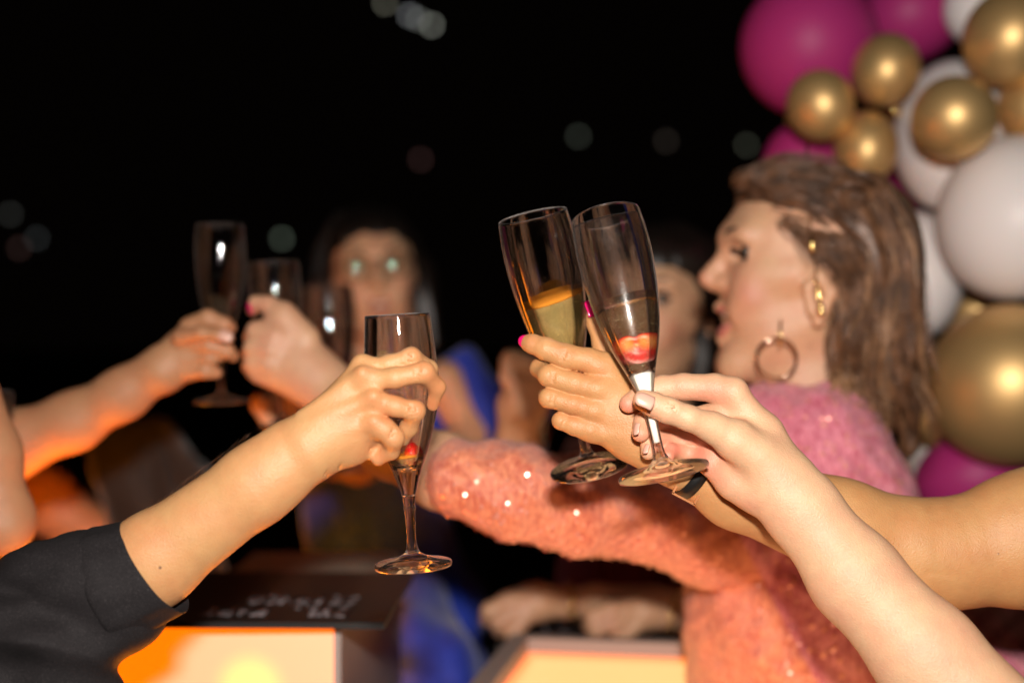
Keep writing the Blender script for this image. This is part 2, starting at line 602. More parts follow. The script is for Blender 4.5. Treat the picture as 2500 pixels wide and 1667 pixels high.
def flute(base, top, label, gm=G_CLR, drink=None, level=0.0, tilt=(0, 0), bowl=BOWL, hw_foot=0.155, core=False, seg=64, flat=0.0, bubbles=0, fn=3, thin=0.0013, group=None, floor=0.36, box_reflection=False):
    base, top = np.array(base), np.array(top)
    L = float(np.linalg.norm(top - base)); ax = (top - base) / L
    root = thing('champagne_flute', base, label, 'champagne flute', group)
    outer = spl([(h * L, r * L) for h, r in bowl], 6)
    inner = [(h, max(r - thin, 0.0008)) for h, r in outer if h > floor * L]
    h0 = inner[0][0]
    lo_in = [(h0 - 0.006, 0.0001), (h0 - 0.0045, inner[0][1] * 0.55), (h0 - 0.002, inner[0][1] * 0.88)]
    lip = [(L, outer[-1][1] - thin * 0.15), (L + 0.0004, outer[-1][1] - thin * 0.5), (L, outer[-1][1] - thin * 0.85)]
    prof = [(outer[0][0], 0.0001)] + outer + lip + inner[::-1][1:] + lo_in[::-1]
    mesh_obj('bowl', *lathe(base, ax, prof, seg), gm, root)
    # stem with its small ring, and a domed foot
    rb = bowl[0][1] * L; hb = bowl[0][0] * L
    st = spl([(0.060 * L, 0.030 * L), (0.085 * L, 0.021 * L), (0.13 * L, 0.0185 * L), (0.19 * L, 0.0195 * L), (0.225 * L, 0.022 * L), (0.235 * L, 0.026 * L), (0.245 * L, 0.0225 * L), (hb - 0.0002, rb * 0.97)], 4)
    mesh_obj('stem', *lathe(base, ax, [(st[0][0], 0.0001)] + st + [(st[-1][0], 0.0001)], seg), G_SOLID, root)
    R = hw_foot * L
    ft = [(0.0, 0.0001), (0.0016, R * 0.5), (0.0004, R * 0.9), (0.0006, R * 0.985), (0.0022, R), (0.0036, R * 0.985), (0.0042, R * 0.93), (0.0052, R * 0.75), (0.0064, R * 0.55), (0.0082, R * 0.36), (0.0100, R * 0.26), (0.060 * L - 0.0002, 0.031 * L), (0.060 * L - 0.0002, 0.0001)]
    mesh_obj('foot', *lathe(base, ax, ft, seg), G_SOLID, root)
    if core:  # added white insert standing for light refracted in the solid neck
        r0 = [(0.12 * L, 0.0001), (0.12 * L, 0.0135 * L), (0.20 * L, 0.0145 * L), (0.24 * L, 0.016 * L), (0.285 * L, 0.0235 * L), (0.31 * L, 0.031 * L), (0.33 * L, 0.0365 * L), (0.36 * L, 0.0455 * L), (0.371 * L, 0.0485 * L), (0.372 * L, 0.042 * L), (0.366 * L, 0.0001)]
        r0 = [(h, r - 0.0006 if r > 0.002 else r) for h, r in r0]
        mesh_obj('neck_refraction_insert', *lathe(base, ax, r0, seg), M_NECK_REFR, root)
    if drink is not None:
        t, u, w = frame_of(ax)
        ip = [(h, r - 0.00025) for h, r in inner]
        hs = [h for h, _ in ip]
        lev = level * L
        rings = 14
        V, F = [], []
        B = Vector([float(c) for c in base])
        for k in range(seg):
            a = 2 * math.pi * k / seg
            d = u * math.cos(a) + w * math.sin(a)
            rr = interp(ip, lev)
            ht = lev + rr * (math.cos(a) * tilt[0] + math.sin(a) * tilt[1])
            hbm = h0 - 0.0035
            col = []
            for i in range(rings + 1):
                h = hbm + (ht - hbm) * i / rings
                r = interp([(h0 - 0.0055, 0.0002), (h0 - 0.002, inner[0][1] * 0.86)] + ip, h)
                col.append(B + t * h + d * r)
            V += col
        for k in range(seg):
            k2 = (k + 1) % seg
            for i in range(rings):
                F.append((k * (rings + 1) + i, k2 * (rings + 1) + i, k2 * (rings + 1) + i + 1, k * (rings + 1) + i + 1))
        F.append(tuple(k * (rings + 1) for k in range(seg))[::-1])
        F.append(tuple(k * (rings + 1) + rings for k in range(seg)))
        mesh_obj('drink', V, F, drink, root)
        if box_reflection:  # thin disc painted with the orange box's reflection
            V, F = [], []
            for i, dh in enumerate((0.0, 0.0016)):
                for k in range(seg):
                    a = 2 * math.pi * k / seg
                    d = u * math.cos(a) + w * math.sin(a)
                    rr = interp(ip, lev)
                    ht = lev + 0.0003 + dh + rr * (math.cos(a) * tilt[0] + math.sin(a) * tilt[1])
                    V.append(B + t * ht + d * (interp(ip, ht) - 0.0002))
            for k in range(seg):
                F.append((k, (k + 1) % seg, seg + (k + 1) % seg, seg + k))
            F.append(tuple(range(seg))[::-1]); F.append(tuple(range(seg, 2 * seg)))
            mesh_obj('box_reflection', V, F, G_BOX_REFL, root)
        if bubbles:
            mb = MB()
            rnd = random.Random(5)
            for _ in range(bubbles):
                h = rnd.uniform(h0 + 0.002, lev - 0.001); a = rnd.uniform(0, 6.283)
                r = (interp(ip, h) - 0.0006) * (rnd.random() ** 0.35)
                c = B + t * h + (u * math.cos(a) + w * math.sin(a)) * r
                mb.ball(c, rnd.uniform(0.00018, 0.00036), 6, 4)
            tag(mb.build('bubbles', G_BUB, root), kind='stuff')
    return root, (base, ax, L)


G_FAR = glass('clear_plastic_far', (0.998, 0.996, 0.995), 0.3, edge=0.6)
G_BUB = plain('bubble', (0.95, 0.85, 0.6), 0.08)

flA, gA = flute(at(1009, 1384, 1.062), at(970, 768, 1.056), 'flute held over the orange light box by the hand with the black sleeve', G_CLR,
                G_DRINK, 0.437, (0.05, 0), fn=3, bowl=[(0.285, 0.027), (0.33, 0.040), (0.39, 0.060), (0.45, 0.084), (0.54, 0.113), (0.64, 0.138), (0.72, 0.1485), (0.86, 0.1405), (1.0, 0.1285)], floor=0.41, box_reflection=True)
flB, gB = flute(at(1441, 1146, 1.172), at(1300, 526, 1.128), 'left one of the two clinking flutes, half full of golden wine', G_CLR,
                G_DRINK, 0.682, (0.10, 0.02), bubbles=260, fn=3, box_reflection=True)
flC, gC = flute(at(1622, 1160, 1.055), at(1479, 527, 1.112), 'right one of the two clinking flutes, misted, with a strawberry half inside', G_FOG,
                G_DRINK2, 0.655, (0.06, 0.0), core=True, bubbles=240, hw_foot=0.165, floor=0.385)  # core: white insert standing for light refracted in the neck

# strawberries
def strawberry_mats():
    m, nt, b = new_mat('strawberry_skin')
    tc = N(nt, 'ShaderNodeTexCoord')
    v = N(nt, 'ShaderNodeTexVoronoi', Scale=420.0)
    nt.links.new(tc.outputs['Object'], v.inputs['Vector'])
    r = ramp(nt, v.outputs['Distance'], [(0.12, (0.75, 0.35, 0.06)), (0.3, (0.6, 0.008, 0.006))])
    nt.links.new(r.outputs[0], b.inputs['Base Color'])
    b.inputs['Roughness'].default_value = 0.22
    bu = N(nt, 'ShaderNodeBump', Strength=0.6, Distance=0.0006); nt.links.new(v.outputs['Distance'], bu.inputs['Height']); nt.links.new(bu.outputs[0], b.inputs['Normal'])
    m2, nt, b = new_mat('strawberry_flesh')
    a = N(nt, 'ShaderNodeAttribute', _attribute_name='core')
    tc = N(nt, 'ShaderNodeTexCoord')
    n = N(nt, 'ShaderNodeTexNoise', Scale=300.0, Detail=4.0); nt.links.new(tc.outputs['Object'], n.inputs['Vector'])
    s = N(nt, 'ShaderNodeMath', _operation='MULTIPLY_ADD'); s.inputs[1].default_value = 0.35; nt.links.new(n.outputs[0], s.inputs[0]); nt.links.new(a.outputs['Fac'], s.inputs[2])
    r = ramp(nt, s.outputs[0], [(0.2, (0.95, 0.42, 0.10)), (0.6, (0.95, 0.22, 0.03)), (0.95, (0.85, 0.05, 0.015)), (1.15, (0.62, 0.008, 0.006))])
    nt.links.new(r.outputs[0], b.inputs['Base Color'])
    b.inputs['Roughness'].default_value = 0.3
    return m, m2


M_STR, M_FLESH = strawberry_mats()


def half_strawberry(c, w, h, R, label):
    """cut half: a flat, slightly domed cut face towards -Y and a rounded seeded back"""
    root = thing('strawberry', c, label, 'strawberry')
    def outline(a):
        s, co = math.sin(a), math.cos(a)
        x = w * s * (1.0 + 0.10 * co)
        z = h * (co * 0.92 - 0.0) if co < 0 else h * (co * 0.62 - 0.22 * math.exp(-(s / 0.28) ** 2))
        return x, z
    nseg, nr = 40, 8
    V, F = [Vector((0, -0.0008, 0))], []
    core = [0.0]
    for j in range(1, nr + 1):
        q = j / nr
        for i in range(nseg):
            x, z = outline(2 * math.pi * i / nseg)
            V.append(Vector((x * q, -0.0008 * (1 - q) - 0.0004 * math.sin(q * 9), z * q)))
            two = min(math.hypot(abs(x * q) - 0.45 * w, (z * q - 0.1 * h)) / (0.62 * w), 1.2)
            core.append(two if q < 0.98 else 1.2)
    for i in range(nseg): F.append((0, 1 + (i + 1) % nseg, 1 + i))
    for j in range(nr - 1):
        for i in range(nseg):
            a, b = 1 + j * nseg, 1 + (j + 1) * nseg
            F.append((a + i, a + (i + 1) % nseg, b + (i + 1) % nseg, b + i))
    V = [R @ p + Vector([float(q) for q in c]) for p in V]
    o = mesh_obj('cut_face', V, F, M_FLESH, root)
    at_ = o.data.attributes.new('core', 'FLOAT', 'POINT'); at_.data.foreach_set('value', core)
    V, F = [], []
    nb = 8
    for j in range(nb + 1):
        b = math.pi / 2 * j / nb
        for i in range(nseg):
            x, z = outline(2 * math.pi * i / nseg)
            q = math.cos(b) if j < nb else 0.001
            V.append(R @ Vector((x * q, 0.0001 + w * 0.75 * math.sin(b), z * q)) + Vector([float(k) for k in c]))
    for j in range(nb):
        for i in range(nseg):
            F.append((j * nseg + i, j * nseg + (i + 1) % nseg, (j + 1) * nseg + (i + 1) % nseg, (j + 1) * nseg + i))
    mesh_obj('seeded_skin', V, F, M_STR, root)
    return root


Rz = Matrix.Rotation(math.radians(-10), 3, 'Y') @ Matrix.Rotation(math.radians(-14), 3, 'X')
half_strawberry(at(1554, 842, 1.085), 0.0144, 0.0158, Rz, 'halved strawberry in the wine of the misted flute')
mb = MB()
mb.ball(at(1003, 1108, 1.058), 0.0062, 18, 12, (0.85, 0.85, 1.45), Matrix.Rotation(0.25, 3, 'Y'))
s2 = mb.build('strawberry', M_STR)
tag(s2, 'small dark red strawberry at the bottom of the flute held by the black sleeved arm', 'strawberry')


# ================================================================== nails
def nail(c, along, normal, L, W, mat, parent, curve=0.35, label=None):
    a = Vector([float(q) for q in along]).normalized()
    n = Vector([float(q) for q in normal]); n = (n - a * n.dot(a)).normalized()
    s = a.cross(n)
    c = Vector([float(q) for q in c])
    V, F = [], []
    nu, nv = 8, 9
    for layer in (0, 1):
        for j in range(nv + 1):
            v = j / nv
            for i in range(nu + 1):
                u = i / nu * 2 - 1
                edge = 1 - 0.16 * u * u
                y = (v - 0.5) * L * (edge if v > 0.5 else 1 - 0.10 * u * u)
                x = u * W * 0.5 * (1 if v < 0.7 else 1 - 0.25 * ((v - 0.7) / 0.3) ** 2)
                z = -curve * W * 0.5 * u * u - 0.10 * L * (v - 0.4) ** 2 * 2 - layer * 0.0006
                V.append(c + s * x + a * y + n * z)
    S = (nu + 1) * (nv + 1)
    for j in range(nv):
        for i in range(nu):
            p = j * (nu + 1) + i
            F.append((p, p + 1, p + nu + 2, p + nu + 1)); F.append((S + p, S + p + nu + 1, S + p + nu + 2, S + p + 1))
    rim = [i for i in range(nu + 1)] + [j * (nu + 1) + nu for j in range(1, nv + 1)] + [nv * (nu + 1) + i for i in range(nu - 1, -1, -1)] + [j * (nu + 1) for j in range(nv - 1, 0, -1)]
    for i in range(len(rim)):
        p, q = rim[i], rim[(i + 1) % len(rim)]
        F.append((p, S + p, S + q, q))
    o = mesh_obj('nail', V, F, mat, parent)
    if label: o['label'] = label
    return o


# ================================================================== ARM AND HAND A (black sleeve, left)
P_A = thing('person', at(60, 1640, 1.1), 'person in a black rolled sleeve reaching in from the lower left', 'person')
src = Tr(0, 0, 1, 1.03)
a1 = Tr(700, 740, 3.136, 1.03)
armA = src.ch([(-60, 1690, 40, 132), (160, 1530, 22, 124), (375, 1366, 8, 110), (626, 1182, 0, 93), (680, 1142, 0, 84), (730, 1100, 0, 76)], 0.82)
armA += src.ch([(724, 1104, 0, 73), (800, 1060, 0, 66)], 0.75)
palmA = []
palmA += src.ch([(745, 1060, -4, 36), (882, 899, -1, 25)])
palmA += src.ch([(750, 1070, -5, 42), (892, 925, -5, 27)])
palmA += src.ch([(760, 1085, -6, 46), (905, 985, -7, 29)])
palmA += src.ch([(765, 1105, -3, 50), (903, 1046, -4, 30)])
palmA += src.ch([(770, 1110, 4, 52), (860, 1090, 6, 38), (905, 1062, 5, 28)])
palmA += src.ch([(770, 1060, 14, 50), (880, 970, 16, 42)])
kn = a1.ch([(665, 708, -18, 42)]) + a1.ch([(668, 900, -16, 44)]) + a1.ch([(580, 530, -15, 42)]) + a1.ch([(575, 440, -4, 40)])
tend = a1.ch([(250, 900, -13, 30), (640, 730, -15, 26)]) + a1.ch([(120, 860, -8, 30), (560, 555, -11, 26)]) + a1.ch([(300, 1010, -13, 26), (640, 920, -12, 26)])
fiA = [
    (0.004, a1.ch([(575, 500, -2, 66), (780, 468, -4, 66), (955, 412, -4, 68)]) + a1.ch([(955, 408, -4, 68), (1090, 500, 12, 60)]) + a1.ch([(1090, 500, 12, 60), (1120, 610, 24, 52)])),
    (0.004, a1.ch([(600, 590, -8, 80), (830, 572, -12, 76), (1050, 528, -10, 78)]) + a1.ch([(1055, 528, -10, 78), (1150, 640, 2, 62)]) + a1.ch([(1152, 640, 2, 62), (1118, 780, 10, 46)])),
    (0.004, a1.ch([(660, 740, -10, 84), (830, 790, -12, 74), (980, 822, -9, 74)]) + a1.ch([(985, 822, -9, 72), (935, 950, 4, 66)]) + a1.ch([(935, 950, 4, 66), (890, 1040, 12, 52)])),
    (0.004, a1.ch([(660, 920, -8, 84), (750, 965, -11, 82), (818, 1030, -9, 80)]) + a1.ch([(818, 1030, -9, 76), (800, 1130, 0, 64)]) + a1.ch([(795, 1132, 0, 58), (700, 1195, 3, 50)])),
    (0.006, src.ch([(780, 1080, 22, 44), (850, 1000, 48, 36), (905, 930, 60, 30), (935, 880, 62, 26)])),
]
carA = []
AW = [(1000, 520, 0.1, 0.99, 50, -17.3, 3, 20, 5), (930, 412, 0.2, 0.98, 40, -10.2, 3, 18, 5), (960, 815, 0.2, 0.98, 42, -16.0, 3, 18, 5), (790, 1000, 0.7, -0.7, 40, -17.0, 3, 16, 5)]
for (x0, y0, x1, y1) in [(250, 1345, 330, 1270), (300, 1330, 345, 1290), (395, 1265, 430, 1220), (670, 1105, 720, 1060), (640, 1115, 690, 1080)]:
    carA += [(p, 0.002) for p in a1.ch([(x0, y0, -2, 5), (x1, y1, -14, 5)])]
def wr0(T, cx, cy, ux, uy, half, z, n, gap, r, k=0.0011):
    out = []
    for i in range(n):
        o = (i - (n - 1) / 2) * gap
        x, y = cx - uy * o, cy + ux * o
        out += [(p, k) for p in T.ch([(x - ux * half, y - uy * half, z + half * 0.02, r), (x, y, z, r * 1.2), (x + ux * half, y + uy * half, z + half * 0.02, r)])]
    return out
for a_ in AW: carA += wr0(a1, *a_)
flA_ = [(a1.p(x, y, z), 0.012, s) for x, y, z, s in [(965, 370, -10, .35), (1070, 490, -20, .45), (1000, 790, -20, .45), (1120, 790, 5, .6), (1170, 640, -5, .4), (700, 1200, -5, .55), (830, 1050, -14, .35), (670, 720, -24, .3), (590, 540, -20, .25), (680, 910, -20, .25), (770, 860, -14, .4), (840, 680, -14, .4), (260, 1340, 0, .3)]]
sculpt('body', [(0.010, armA + palmA), (0.004, kn, 0.008), (0.004, tend, 0.006)], SK_A, P_A, vox=0.0009, fingers=fiA, fj=0.007, carve=carA, flush=flA_, smooth=2)

# fine hairs on the upper silhouette of the forearm
hv, hf = [], []
r_ = random.Random(3)
for i in range(420):
    t = r_.random()
    cx, cy = 330 + 330 * t, 1398 - 262 * t
    rr = 106 - 16 * t
    an = r_.uniform(-0.9, 0.9)
    nx, ny = -0.64, -0.77
    x = cx + nx * rr * math.cos(an) ; y = cy + ny * rr * math.cos(an)
    d = 1.03 + 0.008 - 0.82 * rr / FPX * math.sin(an) * 1.0 - 0.0
    p0 = at(x, y, d)
    dr = np.array([0.55 + r_.uniform(-.3, .3), -0.5 * math.sin(an) * 1.0 + r_.uniform(-.2, .2), 0.85]); dr /= np.linalg.norm(dr)
    l = r_.uniform(0.003, 0.008)
    V, F = tube([p0, p0 + dr * l * .5, p0 + dr * l + np.array([0.0012, 0, 0])], [0.00005, 0.00004, 0.00001], 3)
    o = len(hv); hv += V; hf += [tuple(o + q for q in f) for f in F]
tag(mesh_obj('arm_hair', hv, hf, M_HAIRB, P_A), kind='stuff')

# sleeve
def cloth_black():
    m, nt, b = new_mat('black_cloth')
    tc = N(nt, 'ShaderNodeTexCoord')
    n = N(nt, 'ShaderNodeTexNoise', Scale=1400.0, Detail=2.0); nt.links.new(tc.outputs['Object'], n.inputs['Vector'])
    n2 = N(nt, 'ShaderNodeTexNoise', Scale=14.0, Detail=3.0); nt.links.new(tc.outputs['Object'], n2.inputs['Vector'])
    r = ramp(nt, n.outputs[0], [(0.35, (0.006, 0.005, 0.0055)), (0.62, (0.016, 0.013, 0.014)), (0.78, (0.06, 0.05, 0.05))])
    nt.links.new(r.outputs[0], b.inputs['Base Color'])
    b.inputs['Roughness'].default_value = 0.8
    b.inputs['Specular IOR Level'].default_value = 0.25
    bu = N(nt, 'ShaderNodeBump', Strength=0.4, Distance=0.0008); nt.links.new(n.outputs[0], bu.inputs['Height'])
    bu2 = N(nt, 'ShaderNodeBump', Strength=0.5, Distance=0.004); nt.links.new(n2.outputs[0], bu2.inputs['Height']); nt.links.new(bu.outputs[0], bu2.inputs['Normal'])
    nt.links.new(bu2.outputs[0], b.inputs['Normal'])
    return m


M_CLOTH = cloth_black()


def folds_A(X, Y, Z):
    c = at(150, 1500, 1.05)
    u = (X - c[0]); w = (Z - c[2])
    s = u * 0.78 + w * 0.62
    q = -u * 0.62 + w * 0.78
    f = 0.0045 * np.sin(s * 95 + 2.2 * np.sin(q * 26 + Y * 30) + 1.2) + 0.0036 * np.sin((s * 0.6 + q * 0.9) * 120 + 1.5 * np.sin(s * 40))
    f += 0.0012 * np.sin(q * 210 + 2 * np.sin(s * 60 + Y * 50))
    f += 0.0065 * (np.abs(np.sin(s * 34 + 1.7 * np.sin(q * 20) + Y * 22 + 0.6)) ** 0.7 - 0.7)
    fade = np.clip((0.045 - s) / 0.04, 0.15, 1)
    return f * fade


slA = src.ch([(-150, 1760, 40, 220), (40, 1560, 22, 172), (215, 1452, 14, 138), (262, 1432, 10, 128)], 0.85)
slA += src.ch([(120, 1600, 15, 150), (290, 1480, 12, 112)], 0.85) + src.ch([(110, 1400, 16, 62), (190, 1395, 14, 80)], 0.9)
carS = [(p, 0.006) for p in src.ch([(30, 1470, -42, 14), (130, 1600, -46, 12), (250, 1720, -38, 16)])] + [(p, 0.005) for p in src.ch([(190, 1430, -36, 8), (262, 1520, -34, 8)])] + [(p, 0.004) for p in src.ch([(255, 1385, -24, 6), (272, 1440, -28, 7)])]
sculpt('sleeve', [(0.018, slA)], M_CLOTH, P_A, vox=0.0022, disp=folds_A, carve=carS, smooth=1)
# the turned-back cuff: a flattened ring around the forearm
def cuff(parent):
    c0 = src.p(262, 1436, 10); c1 = src.p(378, 1384, 8)
    t = Vector([float(q) for q in (c1 - c0)]); Lc = t.length; t.normalize()
    yv = Vector((0, 1, 0)); yv = (yv - t * yv.dot(t)).normalized(); s = t.cross(yv).normalized()
    if s.z < 0: s = -s
    seg = 72
    prof = []
    r0 = 139 / FPX * 1.04
    for h, r in [(-0.004, r0 - 0.005), (-0.003, r0 + 0.001), (0.0, r0 + 0.0028), (0.01, r0 + 0.003), (0.4 * Lc, r0 + 0.001), (0.8 * Lc, r0 - 0.001), (Lc, r0 - 0.0018), (Lc + 0.0008, r0 - 0.0026), (Lc, r0 - 0.0036), (0.5 * Lc, r0 - 0.004), (0.05, r0 - 0.007) if Lc > 0.06 else (0.2 * Lc, r0 - 0.006)]:
        prof.append((h, r))
    V, F = [], []
    n = len(prof)
    C0 = Vector([float(q) for q in c0])
    for k in range(seg):
        a = 2 * math.pi * k / seg
        for i, (h, r) in enumerate(prof):
            hh = h - 0.35 * r * math.cos(a) * 0 + (h / Lc) * (-0.0075 * math.cos(a) - 0.010 * math.sin(a) * 0)
            rr = r * (1 + 0.012 * math.sin(3 * a + 1) + 0.008 * math.sin(7 * a + h * 90)) 
            if i in (2, 3, 4, 5): rr += 0.0007 * math.sin(11 * a + 40 * h)
            V.append(C0 + t * hh + s * rr * math.cos(a) + yv * rr * 0.84 * math.sin(a))
    for k in range(seg):
        k2 = (k + 1) % seg
        for i in range(n - 1):
            F.append((k * n + i, k * n + i + 1, k2 * n + i + 1, k2 * n + i))
    o = mesh_obj('cuff', V, F, M_CLOTH, parent)
    sub = o.modifiers.new('s', 'SUBSURF'); sub.levels = sub.render_levels = 2
    return o


cf = cuff(P_A)
# button on the underside of the cuff
bp = src.p(347, 1541, -4)
mb = MB()
bn = Vector((0.3, -0.75, -0.55)).normalized()
V, F = lathe(bp, bn, [(0.0, 0.0001), (0.0, 0.0052), (0.0012, 0.0056), (0.0022, 0.0052), (0.0018, 0.0040), (0.0013, 0.0034), (0.0013, 0.0001)], 24)
mb.add(V, F)
ob = mesh_obj('button', mb.v, mb.f, plain('button_dark', (0.10, 0.035, 0.02), 0.15), P_A)

# ================================================================== ARM AND HAND B (pink nails, behind)
P_B = thing('person', at(2500, 1330, 1.2), 'person with bright pink nails whose bare bent arm comes from the right edge', 'person')
b1 = Tr(1240, 720, 3.92, 1.12)
sb = Tr(0, 0, 1, 1.12)
armB = sb.ch([(1590, 1072, 2, 72), (1640, 1098, 4, 76), (1800, 1190, 15, 95), (2050, 1290, 30, 116), (2240, 1352, 40, 128)], 0.85) + sb.ch([(2240, 1352, 40, 128), (2330, 1350, 42, 128), (2500, 1318, 45, 160), (2760, 1230, 60, 185)], 0.9)
palmB = b1.ch([(930, 690, -2, 112), (1250, 1150, 0, 150), (1400, 1360, 2, 220)]) + b1.ch([(890, 900, -6, 108), (1200, 1200, -2, 170)]) + \
    b1.ch([(850, 1100, -6, 108), (1200, 1300, -2, 180)]) + b1.ch([(800, 1280, -2, 108), (1150, 1390, 0, 150), (1400, 1420, 2, 200)]) + b1.ch([(950, 900, 16, 150), (1250, 1250, 14, 180)])
fiB = [
    (0.003, b1.ch([(940, 672, -2, 116), (780, 628, -4, 116), (560, 590, -5, 118), (360, 515, -4, 106), (235, 468, 0, 90), (200, 460, 2, 82)])),
    (0.003, b1.ch([(900, 905, -6, 108), (640, 848, -8, 108), (395, 775, -5, 106)]) + b1.ch([(385, 770, -4, 100), (300, 700, 10, 84), (285, 680, 20, 74)])),
    (0.003, b1.ch([(860, 1110, -6, 104), (620, 1045, -8, 98), (395, 985, -6, 94)]) + b1.ch([(385, 985, -6, 90), (370, 960, 14, 80)])),
    (0.003, b1.ch([(800, 1300, -4, 100), (640, 1250, -6, 92), (510, 1205, -5, 84)]) + b1.ch([(505, 1200, -5, 80), (520, 1180, 14, 70)])),
    (0.004, b1.ch([(1010, 720, 14, 110), (905, 480, 22, 92), (840, 280, 24, 78), (790, 140, 26, 58), (782, 110, 27, 50)])),
]
flB_ = [(b1.p(x, y, z), 0.010, s) for x, y, z, s in [(520, 560, -14, .35), (220, 450, -8, .3), (400, 760, -14, .2), (860, 680, -12, .25), (840, 1180, -12, .3), (840, 1330, -10, .25), (840, 300, 10, .6), (800, 150, 10, .6), (700, 760, -10, .3), (650, 1120, -10, .3)]]
def wr(T, cx, cy, ux, uy, half, z, n, gap, r, k=0.0011):
    # n short fold lines across a finger at (cx, cy), running along (ux, uy)
    out = []
    for i in range(n):
        o = (i - (n - 1) / 2) * gap
        x, y = cx - uy * o, cy + ux * o
        out += [(p, k) for p in T.ch([(x - ux * half, y - uy * half, z + half * 0.02, r), (x, y, z, r * 1.2), (x + ux * half, y + uy * half, z + half * 0.02, r)])]
    return out


tendB = b1.ch([(860, 690, -8, 62)]) + b1.ch([(840, 900, -12, 62)]) + b1.ch([(820, 1110, -12, 62)]) + b1.ch([(790, 1290, -10, 62)]) + b1.ch([(900, 1330, -9, 44), (1150, 1330, -11, 40)])
carB = [(p, 0.0025) for p in b1.ch([(880, 1220, -26, 10), (1000, 1190, -26, 8)])] + [(p, 0.0025) for p in b1.ch([(890, 1385, -26, 10), (1000, 1330, -25, 8)])] + [(p, 0.001) for p in b1.ch([(520, 480, -30, 4), (500, 560, -31, 4)])]
carB += wr(b1, 530, 577, -0.25, 0.97, 55, -14.6, 4, 17, 4) + wr(b1, 300, 500, -0.3, 0.95, 45, -12.6, 2, 16, 3) + wr(b1, 430, 790, -0.2, 0.98, 50, -13.8, 3, 17, 4) + wr(b1, 430, 993, -0.2, 0.98, 48, -14.0, 3, 16, 4) + wr(b1, 540, 1215, -0.3, 0.95, 45, -12.4, 3, 15, 4)
carB += [(p, 0.004) for p in sb.ch([(2270, 1400, -2, 4), (2350, 1412, -2, 4)])]
sculpt('body', [(0.011, armB + palmB), (0.004, tendB, 0.006)], SK_B, P_B, vox=0.0009, fingers=fiB, fj=0.007, carve=carB, flush=flB_, smooth=2)
nail(b1.p(162, 442, -3), b1.p(130, 430, 2) - b1.p(230, 470, -2), (-0.75, -0.6, 0.35), 0.0125, 0.0098, M_PINKN, P_B)
nail(b1.p(800, 128, 16), b1.p(775, 60, 26) - b1.p(830, 230, 24), (0.75, -0.66, 0.1), 0.014, 0.0085, M_PINKN, P_B)
# wrist strap: black band with a thin buckle
def ring_around(c, ax, r, width, thick, mat, name, parent, fy=0.85, seg=40, a0=0, a1=2 * math.pi):
    t, u, w = frame_of(ax)
    prof = [(-width / 2, r), (-width / 2, r + thick), (width / 2, r + thick), (width / 2, r)]
    V, F = [], []
    n = 4
    full = abs(a1 - a0 - 2 * math.pi) < 1e-6
    cnt = seg if full else seg + 1
    c = Vector([float(q) for q in c])
    for k in range(cnt):
        a = a0 + (a1 - a0) * k / seg
        for h, rr in prof:
            d = u * math.cos(a) * rr + w * math.sin(a) * rr
            d.y *= fy
            V.append(c + t * h + d)
    for k in range(seg):
        k2 = (k + 1) % cnt
        for i in range(4):
            F.append((k * n + i, k2 * n + i, k2 * n + (i + 1) % 4, k * n + (i + 1) % 4))
    return mesh_obj(name, V, F, mat, parent)


wst = ring_around(sb.p(1700, 1132, 8), sb.p(1800, 1188, 14) - sb.p(1640, 1096, 4), 0.0275, 0.010, 0.0018, M_BLK, 'wrist_strap', P_B)
bc = sb.p(1672, 1198, 6)
mbk = MB()
for sx, sy, w_, h_ in ((0, 0.0055, 0.020, 0.0016), (0, -0.0055, 0.020, 0.0016), (0.0095, 0, 0.0016, 0.011), (-0.0095, 0, 0.0016, 0.011)):
    Rb = Matrix.Rotation(math.radians(28), 3, 'Y')
    mbk.box(Vector([float(q) for q in bc]) + Rb @ Vector((sx, -0.012, sy)), (w_, 0.002, h_), Rb)
mbk.build('buckle', plain('buckle_metal', (0.75, 0.3, 0.12), 0.25, 0.8), wst, smooth=False)

# ================================================================== ARM AND HAND C (sharp, right)
P_C = thing('person', at(2480, 1700, 1.0), 'person with bare nails whose forearm reaches up from the lower right corner', 'person')
c1 = Tr(1490, 880, 3.136, 1.075)
sc_ = Tr(0, 0, 1, 1.075)
armC = sc_.ch([(1900, 1182, 0, 84), (1955, 1240, -2, 88), (2088, 1408, -15, 108), (2262, 1600, -35, 126), (2480, 1830, -60, 142)], 0.82)
palmC = c1.ch([(940, 250, 14, 104), (1180, 560, 12, 130), (1320, 860, 6, 200)]) + c1.ch([(860, 430, 20, 105), (1200, 830, 12, 180)]) + \
    c1.ch([(800, 620, 22, 100), (1150, 900, 14, 160)]) + c1.ch([(770, 800, 18, 92), (950, 930, 10, 118), (1110, 1010, 6, 122), (1280, 1010, 4, 190)])
thenar = c1.ch([(780, 505, -10, 108), (960, 610, -6, 140), (1130, 730, -4, 150), (1280, 880, 0, 170)])
